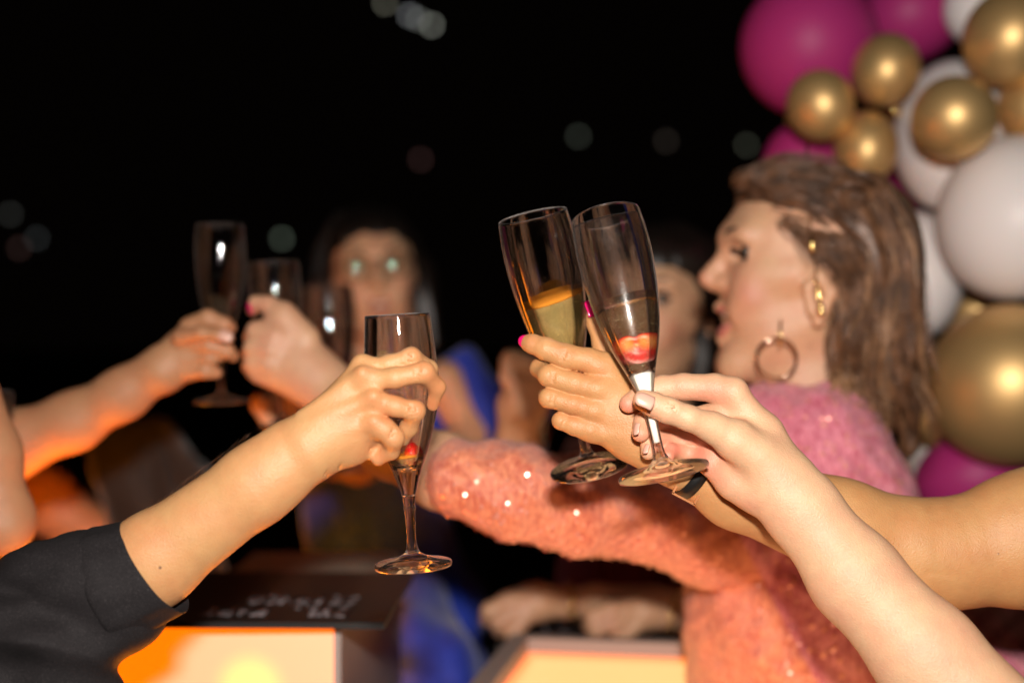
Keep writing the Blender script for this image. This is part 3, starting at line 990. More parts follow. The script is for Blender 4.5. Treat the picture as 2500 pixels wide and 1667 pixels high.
fiC = [
    (0.003, c1.ch([(255, 305, -15, 84), (330, 335, -18, 92), (440, 380, -19, 100)]) + c1.ch([(440, 380, -19, 99), (600, 440, -18, 96), (790, 515, -11, 112)]), 0.006),
    (0.003, c1.ch([(940, 235, 14, 110), (800, 210, 18, 108), (560, 200, 22, 100), (400, 212, 25, 98)]) + c1.ch([(400, 212, 25, 97), (260, 250, 24, 84), (140, 330, 16, 72)]), 0.006),
    (0.003, c1.ch([(850, 400, 22, 98), (620, 450, 34, 86), (480, 470, 36, 84)]) + c1.ch([(480, 470, 36, 84), (330, 455, 26, 78), (255, 470, 12, 74), (232, 555, 4, 70)]), 0.004),
    (0.003, c1.ch([(800, 580, 24, 92), (620, 590, 32, 80), (500, 600, 33, 78)]) + c1.ch([(500, 600, 33, 76), (380, 620, 24, 70), (300, 650, 12, 64), (290, 702, 8, 58)]), 0.004),
    (0.003, c1.ch([(760, 760, 20, 84), (640, 720, 30, 72), (540, 690, 30, 68)]) + c1.ch([(540, 690, 30, 66), (450, 690, 20, 58), (440, 730, 14, 52)]), 0.004),
]
def cr(pts, r, k=0.0016):
    return [(p, k) for p in c1.ch([(x, y, z, r) for x, y, z in pts])]
carC = cr([(400, 190, -6), (410, 260, -6)], 5) + cr([(640, 170, -14), (632, 300, -12)], 5) + cr([(820, 160, -18), (760, 380, -16)], 5)
carC += cr([(700, 620, -38), (760, 720, -30), (850, 790, -27), (980, 835, -30), (1160, 870, -38)], 5, 0.003)
carC += cr([(940, 822, -38), (1080, 808, -46), (1200, 790, -52)], 3) + cr([(1000, 845, -38), (1120, 850, -44), (1230, 860, -52)], 3) + cr([(820, 690, -44), (920, 600, -56)], 3)
carC += cr([(920, 860, -24), (925, 1010, -26)], 4, 0.003) + cr([(840, 800, -20), (830, 930, -18)], 4, 0.003) + cr([(1060, 1060, -28), (1075, 1140, -20)], 4, 0.003) + cr([(1110, 1060, -30), (1100, 1160, -20)], 4, 0.003)
carC += wr(c1, 470, 372, -0.25, 0.97, 48, -27.6, 5, 17, 4.5) + wr(c1, 405, 215, 0, 1, 50, 16.6, 2, 22, 5) + wr(c1, 640, 205, 0, 1, 60, 13.4, 2, 26, 5)
carC += cr([(470, 310, -50), (455, 400, -52)], 3, 0.0012) + cr([(500, 320, -50), (490, 390, -52)], 3, 0.0012) + cr([(440, 300, -49), (430, 380, -52)], 3, 0.0012)
flC_ = [(c1.p(x, y, z), r, s) for x, y, z, r, s in [(130, 350, 8, .012, .8), (230, 560, -8, .013, .8), (290, 700, -4, .011, .7), (500, 220, 0, .016, .5), (720, 260, 6, .016, .6), (240, 380, -24, .010, .35),
        (560, 560, 10, .018, .7), (620, 700, 10, .02, .7), (760, 820, 2, .016, .5), (460, 660, 10, .012, .6), (880, 260, 4, .012, .3), (1080, 1100, -10, .012, .3), (850, 950, -4, .016, .35), (440, 470, 10, .012, .6)]]
sculpt('body', [(0.011, armC + palmC), (0.010, thenar, 0.009)], SK_C, P_C, vox=0.0009, fingers=fiC, fj=0.006, carve=carC, flush=flC_, smooth=2)
nail(c1.p(270, 297, -41.8), c1.p(200, 262, 0) - c1.p(350, 325, 0), (-0.12, -0.86, 0.48), 0.0142, 0.0108, M_NAIL, P_C, 0.32)
nail(c1.p(187, 522, -8.5), c1.p(182, 580, 0) - c1.p(200, 470, 4), (-0.85, -0.52, 0.0), 0.0095, 0.0070, M_NAIL, P_C)
nail(c1.p(262, 672, -3), c1.p(250, 720, 0) - c1.p(275, 640, 4), (-0.8, -0.58, 0.05), 0.008, 0.0062, M_NAIL, P_C)

# ================================================================== glowing boxes and the table
def glow_mat(name, col, hot, hotpos, hotr, es, hs, lamp=None, lampr=0.1, lampcol=None):  # lamp: centre of the added unseen hotter zone
    """milky acrylic lit from inside by an orange lamp: yellower where the bulb sits; lamp adds an unseen hotter zone"""
    m, nt, b = new_mat(name)
    b.inputs['Base Color'].default_value = (0.66, 0.52, 0.45, 1); b.inputs['Roughness'].default_value = 0.35
    g = N(nt, 'ShaderNodeNewGeometry')
    d = N(nt, 'ShaderNodeVectorMath', _operation='DISTANCE')
    d.inputs[1].default_value = tuple(float(q) for q in hotpos)
    nt.links.new(g.outputs['Position'], d.inputs[0])
    r = N(nt, 'ShaderNodeMapRange'); r.inputs['From Min'].default_value = 0; r.inputs['From Max'].default_value = hotr; r.inputs['To Min'].default_value = 1; r.inputs['To Max'].default_value = 0
    r.interpolation_type = 'SMOOTHSTEP'
    nt.links.new(d.outputs['Value'], r.inputs['Value'])
    c = mixc(nt, r.outputs[0], col, hot)
    if lamp is not None:
        d2 = N(nt, 'ShaderNodeVectorMath', _operation='DISTANCE'); d2.inputs[1].default_value = tuple(float(q) for q in lamp)
        nt.links.new(g.outputs['Position'], d2.inputs[0])
        r2 = N(nt, 'ShaderNodeMapRange'); r2.interpolation_type = 'SMOOTHSTEP'; r2.inputs['From Max'].default_value = lampr; r2.inputs['To Min'].default_value = 1; r2.inputs['To Max'].default_value = 0
        nt.links.new(d2.outputs['Value'], r2.inputs['Value'])
        c = mixc(nt, r2.outputs[0], c, lampcol)
    nt.links.new(c, b.inputs['Emission Color'])
    s = N(nt, 'ShaderNodeMapRange'); s.inputs['To Min'].default_value = es; s.inputs['To Max'].default_value = hs
    nt.links.new(r.outputs[0], s.inputs['Value'])
    nt.links.new(s.outputs[0], b.inputs['Emission Strength'])
    return m


def painted_flash_glow(name, x0, x1, y0, y1):
    """glowing panel; flash-pale middle and rim-shaded orange border painted into the emission"""
    m, nt, b = new_mat(name)
    b.inputs['Base Color'].default_value = (0.80, 0.62, 0.56, 1); b.inputs['Roughness'].default_value = 0.35
    g = N(nt, 'ShaderNodeTexCoord'); sp_ = N(nt, 'ShaderNodeSeparateXYZ'); nt.links.new(g.outputs['Object'], sp_.inputs[0])
    def M(op, a, b_=None):
        q = N(nt, 'ShaderNodeMath', _operation=op)
        for i, v in enumerate((a, b_)):
            if v is None: continue
            if isinstance(v, (int, float)): q.inputs[i].default_value = v
            else: nt.links.new(v, q.inputs[i])
        return q.outputs[0]
    dx = M('SUBTRACT', (x1 - x0) / 2, M('ABSOLUTE', M('SUBTRACT', sp_.outputs[0], (x0 + x1) / 2)))
    dy = M('SUBTRACT', (y1 - y0) / 2, M('ABSOLUTE', M('SUBTRACT', sp_.outputs[1], (y0 + y1) / 2)))
    d = M('MINIMUM', M('MULTIPLY', dx, 1.5), M('MULTIPLY', dy, 0.6))
    r = N(nt, 'ShaderNodeMapRange'); r.interpolation_type = 'SMOOTHSTEP'; r.inputs['From Min'].default_value = 0.004; r.inputs['From Max'].default_value = 0.030
    nt.links.new(d, r.inputs['Value'])
    c = mixc(nt, r.outputs[0], (1.2, 0.22, 0.0), (1.0, 0.56, 0.15))  # pale flash tone inside and shaded orange at the rim, painted as emission
    # unseen hotter zone added in the near half to light the arms
    ln = N(nt, 'ShaderNodeVectorMath', _operation='DISTANCE'); ln.inputs[1].default_value = (x0 + (x1 - x0) * 0.35, y0 + (y1 - y0) * 0.30, 0)
    nt.links.new(g.outputs['Object'], ln.inputs[0])
    r2 = N(nt, 'ShaderNodeMapRange'); r2.interpolation_type = 'SMOOTHSTEP'; r2.inputs['From Max'].default_value = 0.16; r2.inputs['To Min'].default_value = 1; r2.inputs['To Max'].default_value = 0
    nt.links.new(ln.outputs['Value'], r2.inputs['Value'])
    c = mixc(nt, r2.outputs[0], c, (1.8, 0.4, 0.0))
    nt.links.new(c, b.inputs['Emission Color']); b.inputs['Emission Strength'].default_value = 1.0
    return m


M_FRAME = plain('grey_frame', (0.34, 0.28, 0.25), 0.6)
M_BOARD = plain('black_board', (0.010, 0.008, 0.007), 0.45)
M_CREAM = plain('cream_board', (0.42, 0.36, 0.28), 0.6)
M_CHALK = plain('white_chalk_paint', (0.17, 0.14, 0.145), 0.7)

# box 1: front face towards the camera, lower left
lb = thing('light_box', at(560, 1760, 1.5), 'orange glowing box below the black sleeve, its front face catching the flash', 'light box')
D1 = 1.40
fr = at(815, 1517, D1); fl_ = at(-80, 1452, D1 + 0.06)
top_z = fr[2]
m1 = glow_mat('orange_acrylic', (1.6, 0.235, 0.0), (2.2, 0.95, 0.0), at(600, 1690, D1), 0.048, 1.0, 1.0, at(600, 2330, D1), 0.255, (44.0, 10.5, 0.05))  # last hot zone is added below the frame to underlight the arms
def quad_slab(name, p, q, z0, z1, th, mat, parent):
    p, q = Vector((p[0], p[1], 0)), Vector((q[0], q[1], 0))
    n = Vector((-(q - p).y, (q - p).x, 0)).normalized() * th
    V = [p, q, q + n, p + n]
    V = [Vector((a.x, a.y, z0)) for a in V] + [Vector((a.x, a.y, z1)) for a in V]
    return mesh_obj(name, V, [(3, 2, 1, 0), (4, 5, 6, 7), (0, 1, 5, 4), (1, 2, 6, 5), (2, 3, 7, 6), (3, 0, 4, 7)], mat, parent, smooth=False)

quad_slab('front_panel', fl_, fr, 0.6, top_z, 0.006, m1, lb)
fr2 = fr + np.array([0.0, 0.003, 0]); back_r = np.array([fr[0] + 0.004, D1 + 0.46, 0]); back_l = np.array([fl_[0], D1 + 0.52, 0])
mS = plain('grey_side', (0.30, 0.24, 0.22), 0.55, var=(5, 0.2))
quad_slab('corner_post', np.array([fr[0] + 0.0004, fr[1] - 0.002, 0]), np.array([fr[0] + 0.0065, fr[1] - 0.0015, 0]), 0.6, top_z - 0.0008, 0.006, M_FRAME, lb)
quad_slab('side_panel', np.array([fr[0] + 0.007, fr[1] + 0.001, 0]), np.array([fr[0] + 0.03, D1 + 0.46, 0]), 0.6, top_z - 0.001, 0.005, mS, lb)
# added glowing surface, hidden behind the sleeve, to underlight the left arms
underglow_m = glow_mat('added_underglow', (15.0, 3.4, 0.0), (17.0, 4.0, 0.0), at(100, 1450, 1.62), 0.25, 1.0, 1.0)
V = [(fl_[0] - 0.5, fl_[1] + 0.0, top_z - 0.005), (-0.415, fl_[1] + 0.0, top_z - 0.005), (-0.415, D1 + 0.17, top_z - 0.005), (fl_[0] - 0.5, D1 + 0.17, top_z - 0.005)]
mesh_obj('top_panel_or_added_glow', V, [(0, 1, 2, 3)], underglow_m, lb, smooth=False)

# black menu board lying over it, written side up, seen from its top edge
def lettering(rows, org, ux, uy, uz, cap, adv, mat, parent, seed, sw=0.0016):
    """brush-lettered words; glyphs are strokes in a unit cell"""
    G = {'H': [[(0, 0), (0, 1)], [(.7, 0), (.7, 1)], [(0, .5), (.7, .5)]], 'A': [[(0, 0), (.35, 1), (.7, 0)], [(.15, .4), (.55, .4)]],
         'P': [[(0, 0), (0, 1), (.6, .9), (.6, .55), (0, .5)]], 'Y': [[(0, 1), (.35, .5), (.7, 1)], [(.35, .5), (.35, 0)]],
         'R': [[(0, 0), (0, 1), (.6, .9), (.6, .55), (0, .5), (.65, 0)]], 'I': [[(.3, 0), (.3, 1)]], 'N': [[(0, 0), (0, 1), (.65, 0), (.65, 1)]],
         'E': [[(.6, 0), (0, 0), (0, 1), (.6, 1)], [(0, .5), (.5, .5)]], 'S': [[(.6, .85), (.3, 1), (0, .8), (.6, .3), (.3, 0), (0, .15)]],
         'T': [[(0, 1), (.7, 1)], [(.35, 1), (.35, 0)]], 'O': [[(.35, 0), (0, .3), (0, .7), (.35, 1), (.7, .7), (.7, .3), (.35, 0)]],
         'K': [[(0, 0), (0, 1)], [(.65, 1), (0, .45), (.65, 0)]], 'L': [[(0, 1), (0, 0), (.6, 0)]], 'C': [[(.65, .85), (.35, 1), (0, .7), (0, .3), (.35, 0), (.65, .15)]],
         'Z': [[(0, 1), (.65, 1), (0, 0), (.65, 0)]], '.': [[(.2, 0), (.25, .08)]]}
    r0 = random.Random(seed)
    b = MB()
    for j, row in enumerate(rows):
        x = 0.0
        for ch in row:
            if ch != ' ':
                for st in G.get(ch, G['O']):
                    pts = []
                    for (a, c) in st:
                        px = x + a * adv * 0.85 + r0.uniform(-.03, .03) * adv
                        py = -j * cap * 1.55 + c * cap
                        pts.append(org + ux * px + uy * py + uz * 0.001)
                    V, F = tube(pts, sw, 5)
                    V = [Vector(p) - Vector(uz) * (Vector(p) - Vector(org)).dot(Vector(uz)) * 0.7 for p in V]
                    b.add(V, F)
            x += adv
    return tag(b.build('lettering', mat, parent), kind='stuff')


def board(name, c, w, dpt, yaw, th, mat, label, rows=None, cap=0.02, adv=0.018, seed=1, org=(-0.4, -0.25), sw=0.0016):
    root = thing(name, c, label, 'menu board')
    R = Matrix.Rotation(math.radians(yaw), 3, 'Z')
    mb = MB(); mb.box((c[0], c[1], c[2]), (w, dpt, th), R)
    mb.build('panel', mat, root, smooth=False)
    if rows:
        # upside down for the camera: the words face the guests on the far side
        ux = R @ Vector((-1, 0, 0)); uy = R @ Vector((0, -1, 0)); uz = Vector((0, 0, 1))
        o = Vector([float(q) for q in c]) + R @ Vector((-org[0] * w, -org[1] * dpt, 0)) + Vector((0, 0, th / 2 + 0.0004))
        lettering(rows, o, ux, uy, uz, cap, adv, M_CHALK, root, seed, sw)
    return root

zb = top_z + 0.0045
board('menu_board', (-0.262, 1.515, zb - 0.001), 0.288, 0.30, -1.5, 0.006, M_BOARD, 'black board with white brush lettering lying on the orange box', ['ZYL. KAPY', 'SEIRNCO'], 0.042, 0.0165, 3, (-0.35, 0.26), 0.0034)
mb = MB(); mb.box((-0.25, 1.80, zb - 0.012), (0.19, 0.22, 0.002))
tag(mb.build('cream_card', M_CREAM, smooth=False), 'cream card lying behind the lettered black board', 'card')

# box 2: glowing table top seen from above, lower centre
D2 = 1.74
zt = at(1290, 1600, D2)[2]
xl = at(1290, 1600, D2)[0]
ROT2 = math.radians(-10)
lb2 = thing('light_box', (xl, 1.762, zt), 'glowing box at the bottom centre with a grey rim around its pale lit top', 'light box')
lb2.rotation_euler = (0, 0, ROT2)
W2, L2 = 0.46, 0.62
m2 = painted_flash_glow('amber_acrylic', 0, W2, -L2, 0)
def in_box2(o):
    o.parent = lb2; o.matrix_parent_inverse = Matrix.Identity(4)
    return o
in_box2(mesh_obj('top_panel_or_added_glow', [(0, -L2, 0), (W2, -L2, 0), (W2, 0, 0), (0, 0, 0)], [(0, 1, 2, 3)], m2, None, smooth=False))
rim = MB(); zr = 0.006
rim.box((W2 / 2, 0.012, zr), (W2 + 0.048, 0.024, 0.022))
rim.box((-0.012, -L2 / 2, zr), (0.024, L2, 0.022))
rim.box((W2 + 0.012, -L2 / 2, zr), (0.024, L2, 0.022))
rim.box((W2 / 2, -L2 - 0.012, zr), (W2 + 0.048, 0.024, 0.022))
in_box2(rim.build('rim', M_FRAME, None, smooth=False))
sd = MB(); sd.box((W2 / 2, -L2 / 2, -0.28), (W2 + 0.04, L2 + 0.04, 0.52)); in_box2(sd.build('housing', mS, None, smooth=False))
board('menu_board', (0.165, 1.93, zt - 0.012), 0.36, 0.2, -3, 0.008, M_BOARD, 'black lettered board under the two hands behind the pale lit box top', ['KAT. NIZLT', 'CEYR'], 0.04, 0.036, 5, (-0.47, -0.1), 0.0028)
tb = thing('table', (0.0, 2.3, 0.75), 'dark party table behind the glowing boxes', 'table')
q_ = MB(); q_.box((0.40, 2.17, zt - 0.035), (0.78, 0.7, 0.03)); q_.build('table_top', plain('dark_table', (0.02, 0.014, 0.012), 0.4), tb, smooth=False)
for lx in (0.04, 0.76):
    for ly in (1.86, 2.44):
        q_ = MB(); q_.box((lx, ly, (zt - 0.052) / 2), (0.05, 0.05, zt - 0.053)); q_.build('leg', M_BOARD, tb, smooth=False)


# ================================================================== balloons
def latex(name, col, pearl=False, metal=False):
    m, nt, b = new_mat(name)
    b.inputs['Base Color'].default_value = (*col, 1)
    if metal:
        b.inputs['Metallic'].default_value = 0.7; b.inputs['Roughness'].default_value = 0.47
    else:
        b.inputs['Roughness'].default_value = 0.5 if col[1] < 0.1 else 0.42
        b.inputs['Specular IOR Level'].default_value = 0.3
        b.inputs['Subsurface Weight'].default_value = 0.15; b.inputs['Subsurface Scale'].default_value = 0.02
    return m


BM = {'gold': latex('gold_chrome_latex', (0.74, 0.48, 0.20), metal=True), 'magenta': latex('magenta_latex', (0.42, 0.028, 0.17)),
      'white': latex('white_latex', (0.88, 0.82, 0.80))}


def balloon(x, y, rx, ry, D, kind, rot, label, tail=0.12):
    c = at(x, y, D)
    root = thing('balloon', c, label, 'balloon', 'balloons of the garland')
    s = D / FPX
    R = Matrix.Rotation(math.radians(rot), 3, 'Y') @ Matrix.Rotation(math.radians(62), 3, 'X')
    V, F = [], []
    nu, nv = 40, 28
    rz_ = (rx + ry) / 2 * 1.04
    for j in range(nv + 1):
        b = math.pi * j / nv
        for i in range(nu):
            a = 2 * math.pi * i / nu
            z = math.cos(b)
            r = math.sin(b)
            zz = z * rz_ * s
            if z < 0: zz *= 1 + tail * (-z) ** 2; r *= 1 - 0.10 * (-z) ** 3
            V.append(R @ Vector((r * math.cos(a) * rx * s, r * math.sin(a) * ry * s, zz)) + Vector([float(q) for q in c]))
    for j in range(nv):
        for i in range(nu):
            F.append((j * nu + i, (j + 1) * nu + i, (j + 1) * nu + (i + 1) % nu, j * nu + (i + 1) % nu))
    mesh_obj('skin', V, F, BM[kind], root)
    kp = R @ Vector((0, 0, -rz_ * s * (1 + tail) - 0.004)) + Vector([float(q) for q in c])
    V, F = lathe(kp, R @ Vector((0, 0, -1)), [(-0.008, 0.0001), (-0.008, 0.003), (0.0, 0.004), (0.003, 0.0025), (0.010, 0.007), (0.0105, 0.0001)], 12)
    mesh_obj('knot', V, F, BM[kind], root)


BL = [
    (1975, 112, 168, 168, 2.02, 'magenta', 8, 'largest magenta balloon at the upper left end of the garland'),
    (2225, 40, 124, 108, 2.10, 'magenta', -10, 'magenta balloon cut by the top edge between the big magenta and the gold one'),
    (1962, 402, 100, 104, 2.06, 'magenta', 0, 'small magenta balloon peeking out just above the woman\'s hair'),
    (2235, 455, 90, 110, 2.24, 'magenta', 0, 'dark magenta balloon wedged behind the two white ones'),
    (2395, 1175, 160, 120, 1.92, 'magenta', 0, 'magenta balloon at the bottom, above the bare bent arm'),
    (2003, 258, 88, 78, 1.88, 'gold', 70, 'leftmost gold balloon, overlapping the largest magenta one'),
    (2163, 172, 82, 90, 1.90, 'gold', 15, 'small gold balloon between the two upper magenta balloons'),
    (2113, 362, 76, 92, 1.90, 'gold', 5, 'lower gold balloon of the cluster of three, right above the hair'),
    (2330, 288, 102, 100, 1.76, 'gold', 40, 'gold balloon in front of the tall white one'),
    (2466, 92, 112, 122, 1.82, 'gold', 18, 'gold balloon in the top right corner'),
    (2530, 262, 92, 96, 1.86, 'gold', 0, 'gold balloon cut by the right edge, below the corner one'),
    (2462, 940, 196, 196, 1.80, 'gold', 10, 'largest gold balloon, low at the right edge'),
    (2275, 1010, 78, 82, 1.98, 'gold', 0, 'gold balloon half hidden between the long hair and the largest gold one'),
    (2390, 760, 95, 90, 2.10, 'gold', 0, 'dull gold balloon deep behind the large white one'),
    (2322, 330, 136, 190, 1.98, 'white', 6, 'tall white balloon behind the front gold one'),
    (2478, 533, 186, 204, 1.84, 'white', 10, 'largest white balloon at the right edge'),
    (2238, 670, 108, 160, 2.02, 'white', 0, 'white balloon half hidden behind the long brown hair'),
    (2395, 20, 90, 90, 2.02, 'white', 0, 'white balloon at the top edge beside the corner gold one'),
    (2262, 1120, 90, 60, 2.05, 'white', 0, 'white balloon barely showing under the gold ones'),
    (2190, 320, 55, 70, 2.20, 'gold', 30, 'gold balloon deepest in the gap of the cluster of three'),
]
for b_ in BL: balloon(*b_)
mb = MB(); mb.ball(at(2185, 272, 1.96), 0.009, 12, 8)
tag(mb.build('balloon_charm', M_GOLD), 'tiny bright gold ball caught between the clustered balloons', 'ornament')

# ================================================================== far lamps in the night
def far_lamp(x, y, col, e, label, D=26.0, r=0.05):
    c = at(x, y, D)
    root = thing('distant_lamp', c, label, 'lamp', 'far lamps in the dark')
    m = plain('lamp_glow', (0.1, 0.1, 0.1), 0.5, emit=col, es=e)
    mb = MB(); mb.ball(c, r, 12, 8); mb.build('bulb', m, root)
    mb = MB(); mb.box((c[0], c[1] + 0.2, c[2] + 0.12), (0.03, 0.45, 0.03)); mb.build('bracket', M_BLK, root, smooth=False)

for x, y, col, e, lab in [
    (940, 8, (1, .95, .55), 1.6, 'leftmost of the yellowish lamps at the top edge'), (1000, 38, (.9, .95, 1), 2.0, 'second of the lamps in the row at the top edge'),
    (1022, 48, (.9, .95, .8), 1.4, 'third of the lamps in the row at the top edge'), (1054, 62, (.95, 1, .75), 2.6, 'rightmost and brightest lamp of the row at the top edge'),
    (1412, 333, (.75, .95, .6), 0.55, 'dim green lamp above the clinking flutes'), (1626, 345, (.9, .6, .35), 0.35, 'faint brown lamp left of the balloons'),
    (1823, 355, (.85, .95, .5), 0.55, 'dim lamp between the magenta balloon and the hair'), (1027, 390, (1, .12, .05), 0.45, 'faint red lamp above the woman in blue'),
    (688, 583, (.6, .9, .5), 1.1, 'green lamp right of the leftmost flute'), (25, 523, (.8, .85, .7), 0.4, 'uppermost of the faint lamps at the left edge'),
    (90, 582, (.7, .85, .85), 0.4, 'bluish faint lamp near the left edge'), (47, 606, (1, .2, .08), 0.4, 'faint red lamp at the left edge')]:
    far_lamp(x, y, tuple(0.5 * q + 0.35 for q in col), e * 0.6, lab)


# ================================================================== heads
def fabric(name, c0, c1, scale=350.0, c2=None, edge=None, sheen=0.3, bump=0.7, rough=0.75, stretch=False):
    m, nt, b = new_mat(name)
    tc = N(nt, 'ShaderNodeTexCoord')
    n = N(nt, 'ShaderNodeTexNoise', Scale=scale, Detail=4.0, Roughness=0.75)
    n2 = N(nt, 'ShaderNodeTexNoise', Scale=scale * 0.16, Detail=3.0)
    mp = N(nt, 'ShaderNodeMapping'); mp.inputs['Scale'].default_value = (1, 1, 0.35) if stretch else (1, 1, 1)
    nt.links.new(tc.outputs['Object'], mp.inputs['Vector'])
    for q in (n, n2): nt.links.new(mp.outputs[0], q.inputs['Vector'])
    ad = N(nt, 'ShaderNodeMath', _operation='MULTIPLY_ADD'); ad.inputs[1].default_value = 0.3 if stretch else 0.6
    if stretch:
        b.inputs['Coat Weight'].default_value = 1.0; b.inputs['Coat Roughness'].default_value = 0.46; b.inputs['Coat IOR'].default_value = 1.85
    nt.links.new(n2.outputs[0], ad.inputs[0]); nt.links.new(n.outputs[0], ad.inputs[2])
    lo_, hi_ = (0.52, 0.84) if stretch else (0.66, 0.96)
    r = ramp(nt, ad.outputs[0], [(lo_, c0), (hi_, c1)])
    col = r.outputs[0]
    if c2:
        r2 = ramp(nt, ad.outputs[0], [(lo_, c2[0]), (hi_, c2[1])])
        a = N(nt, 'ShaderNodeAttribute', _attribute_name='block')
        col = mixc(nt, a.outputs['Fac'], r.outputs[0], r2.outputs[0])
    nt.links.new(col, b.inputs['Base Color'])
    b.inputs['Roughness'].default_value = rough
    b.inputs['Sheen Weight'].default_value = sheen
    bu = N(nt, 'ShaderNodeBump', Strength=bump, Distance=0.003); nt.links.new(n.outputs[0], bu.inputs['Height']); nt.links.new(bu.outputs[0], b.inputs['Normal'])
    if stretch: nt.links.new(bu.outputs[0], b.inputs['Coat Normal'])
    return m


M_EYEW = plain('eye_white', (0.55, 0.50, 0.46), 0.15)
M_IRIS = plain('iris_dark', (0.02, 0.012, 0.008), 0.1)
M_LIP = plain('lips_rose', (0.52, 0.17, 0.13), 0.3)
M_TEETH = plain('teeth', (0.8, 0.76, 0.68), 0.2)
M_MOUTH = plain('mouth_inside', (0.10, 0.012, 0.01), 0.5)
M_BROW = plain('eyebrow', (0.05, 0.025, 0.015), 0.7)


def head_frame(c, yaw, pitch=0.0, roll=0.0):
    """local axes: +x out of the face's left side, -y forward (out of the face), +z up"""
    return Matrix.Rotation(math.radians(yaw), 3, 'Z') @ Matrix.Rotation(math.radians(roll), 3, 'Y') @ Matrix.Rotation(math.radians(-pitch), 3, 'X')


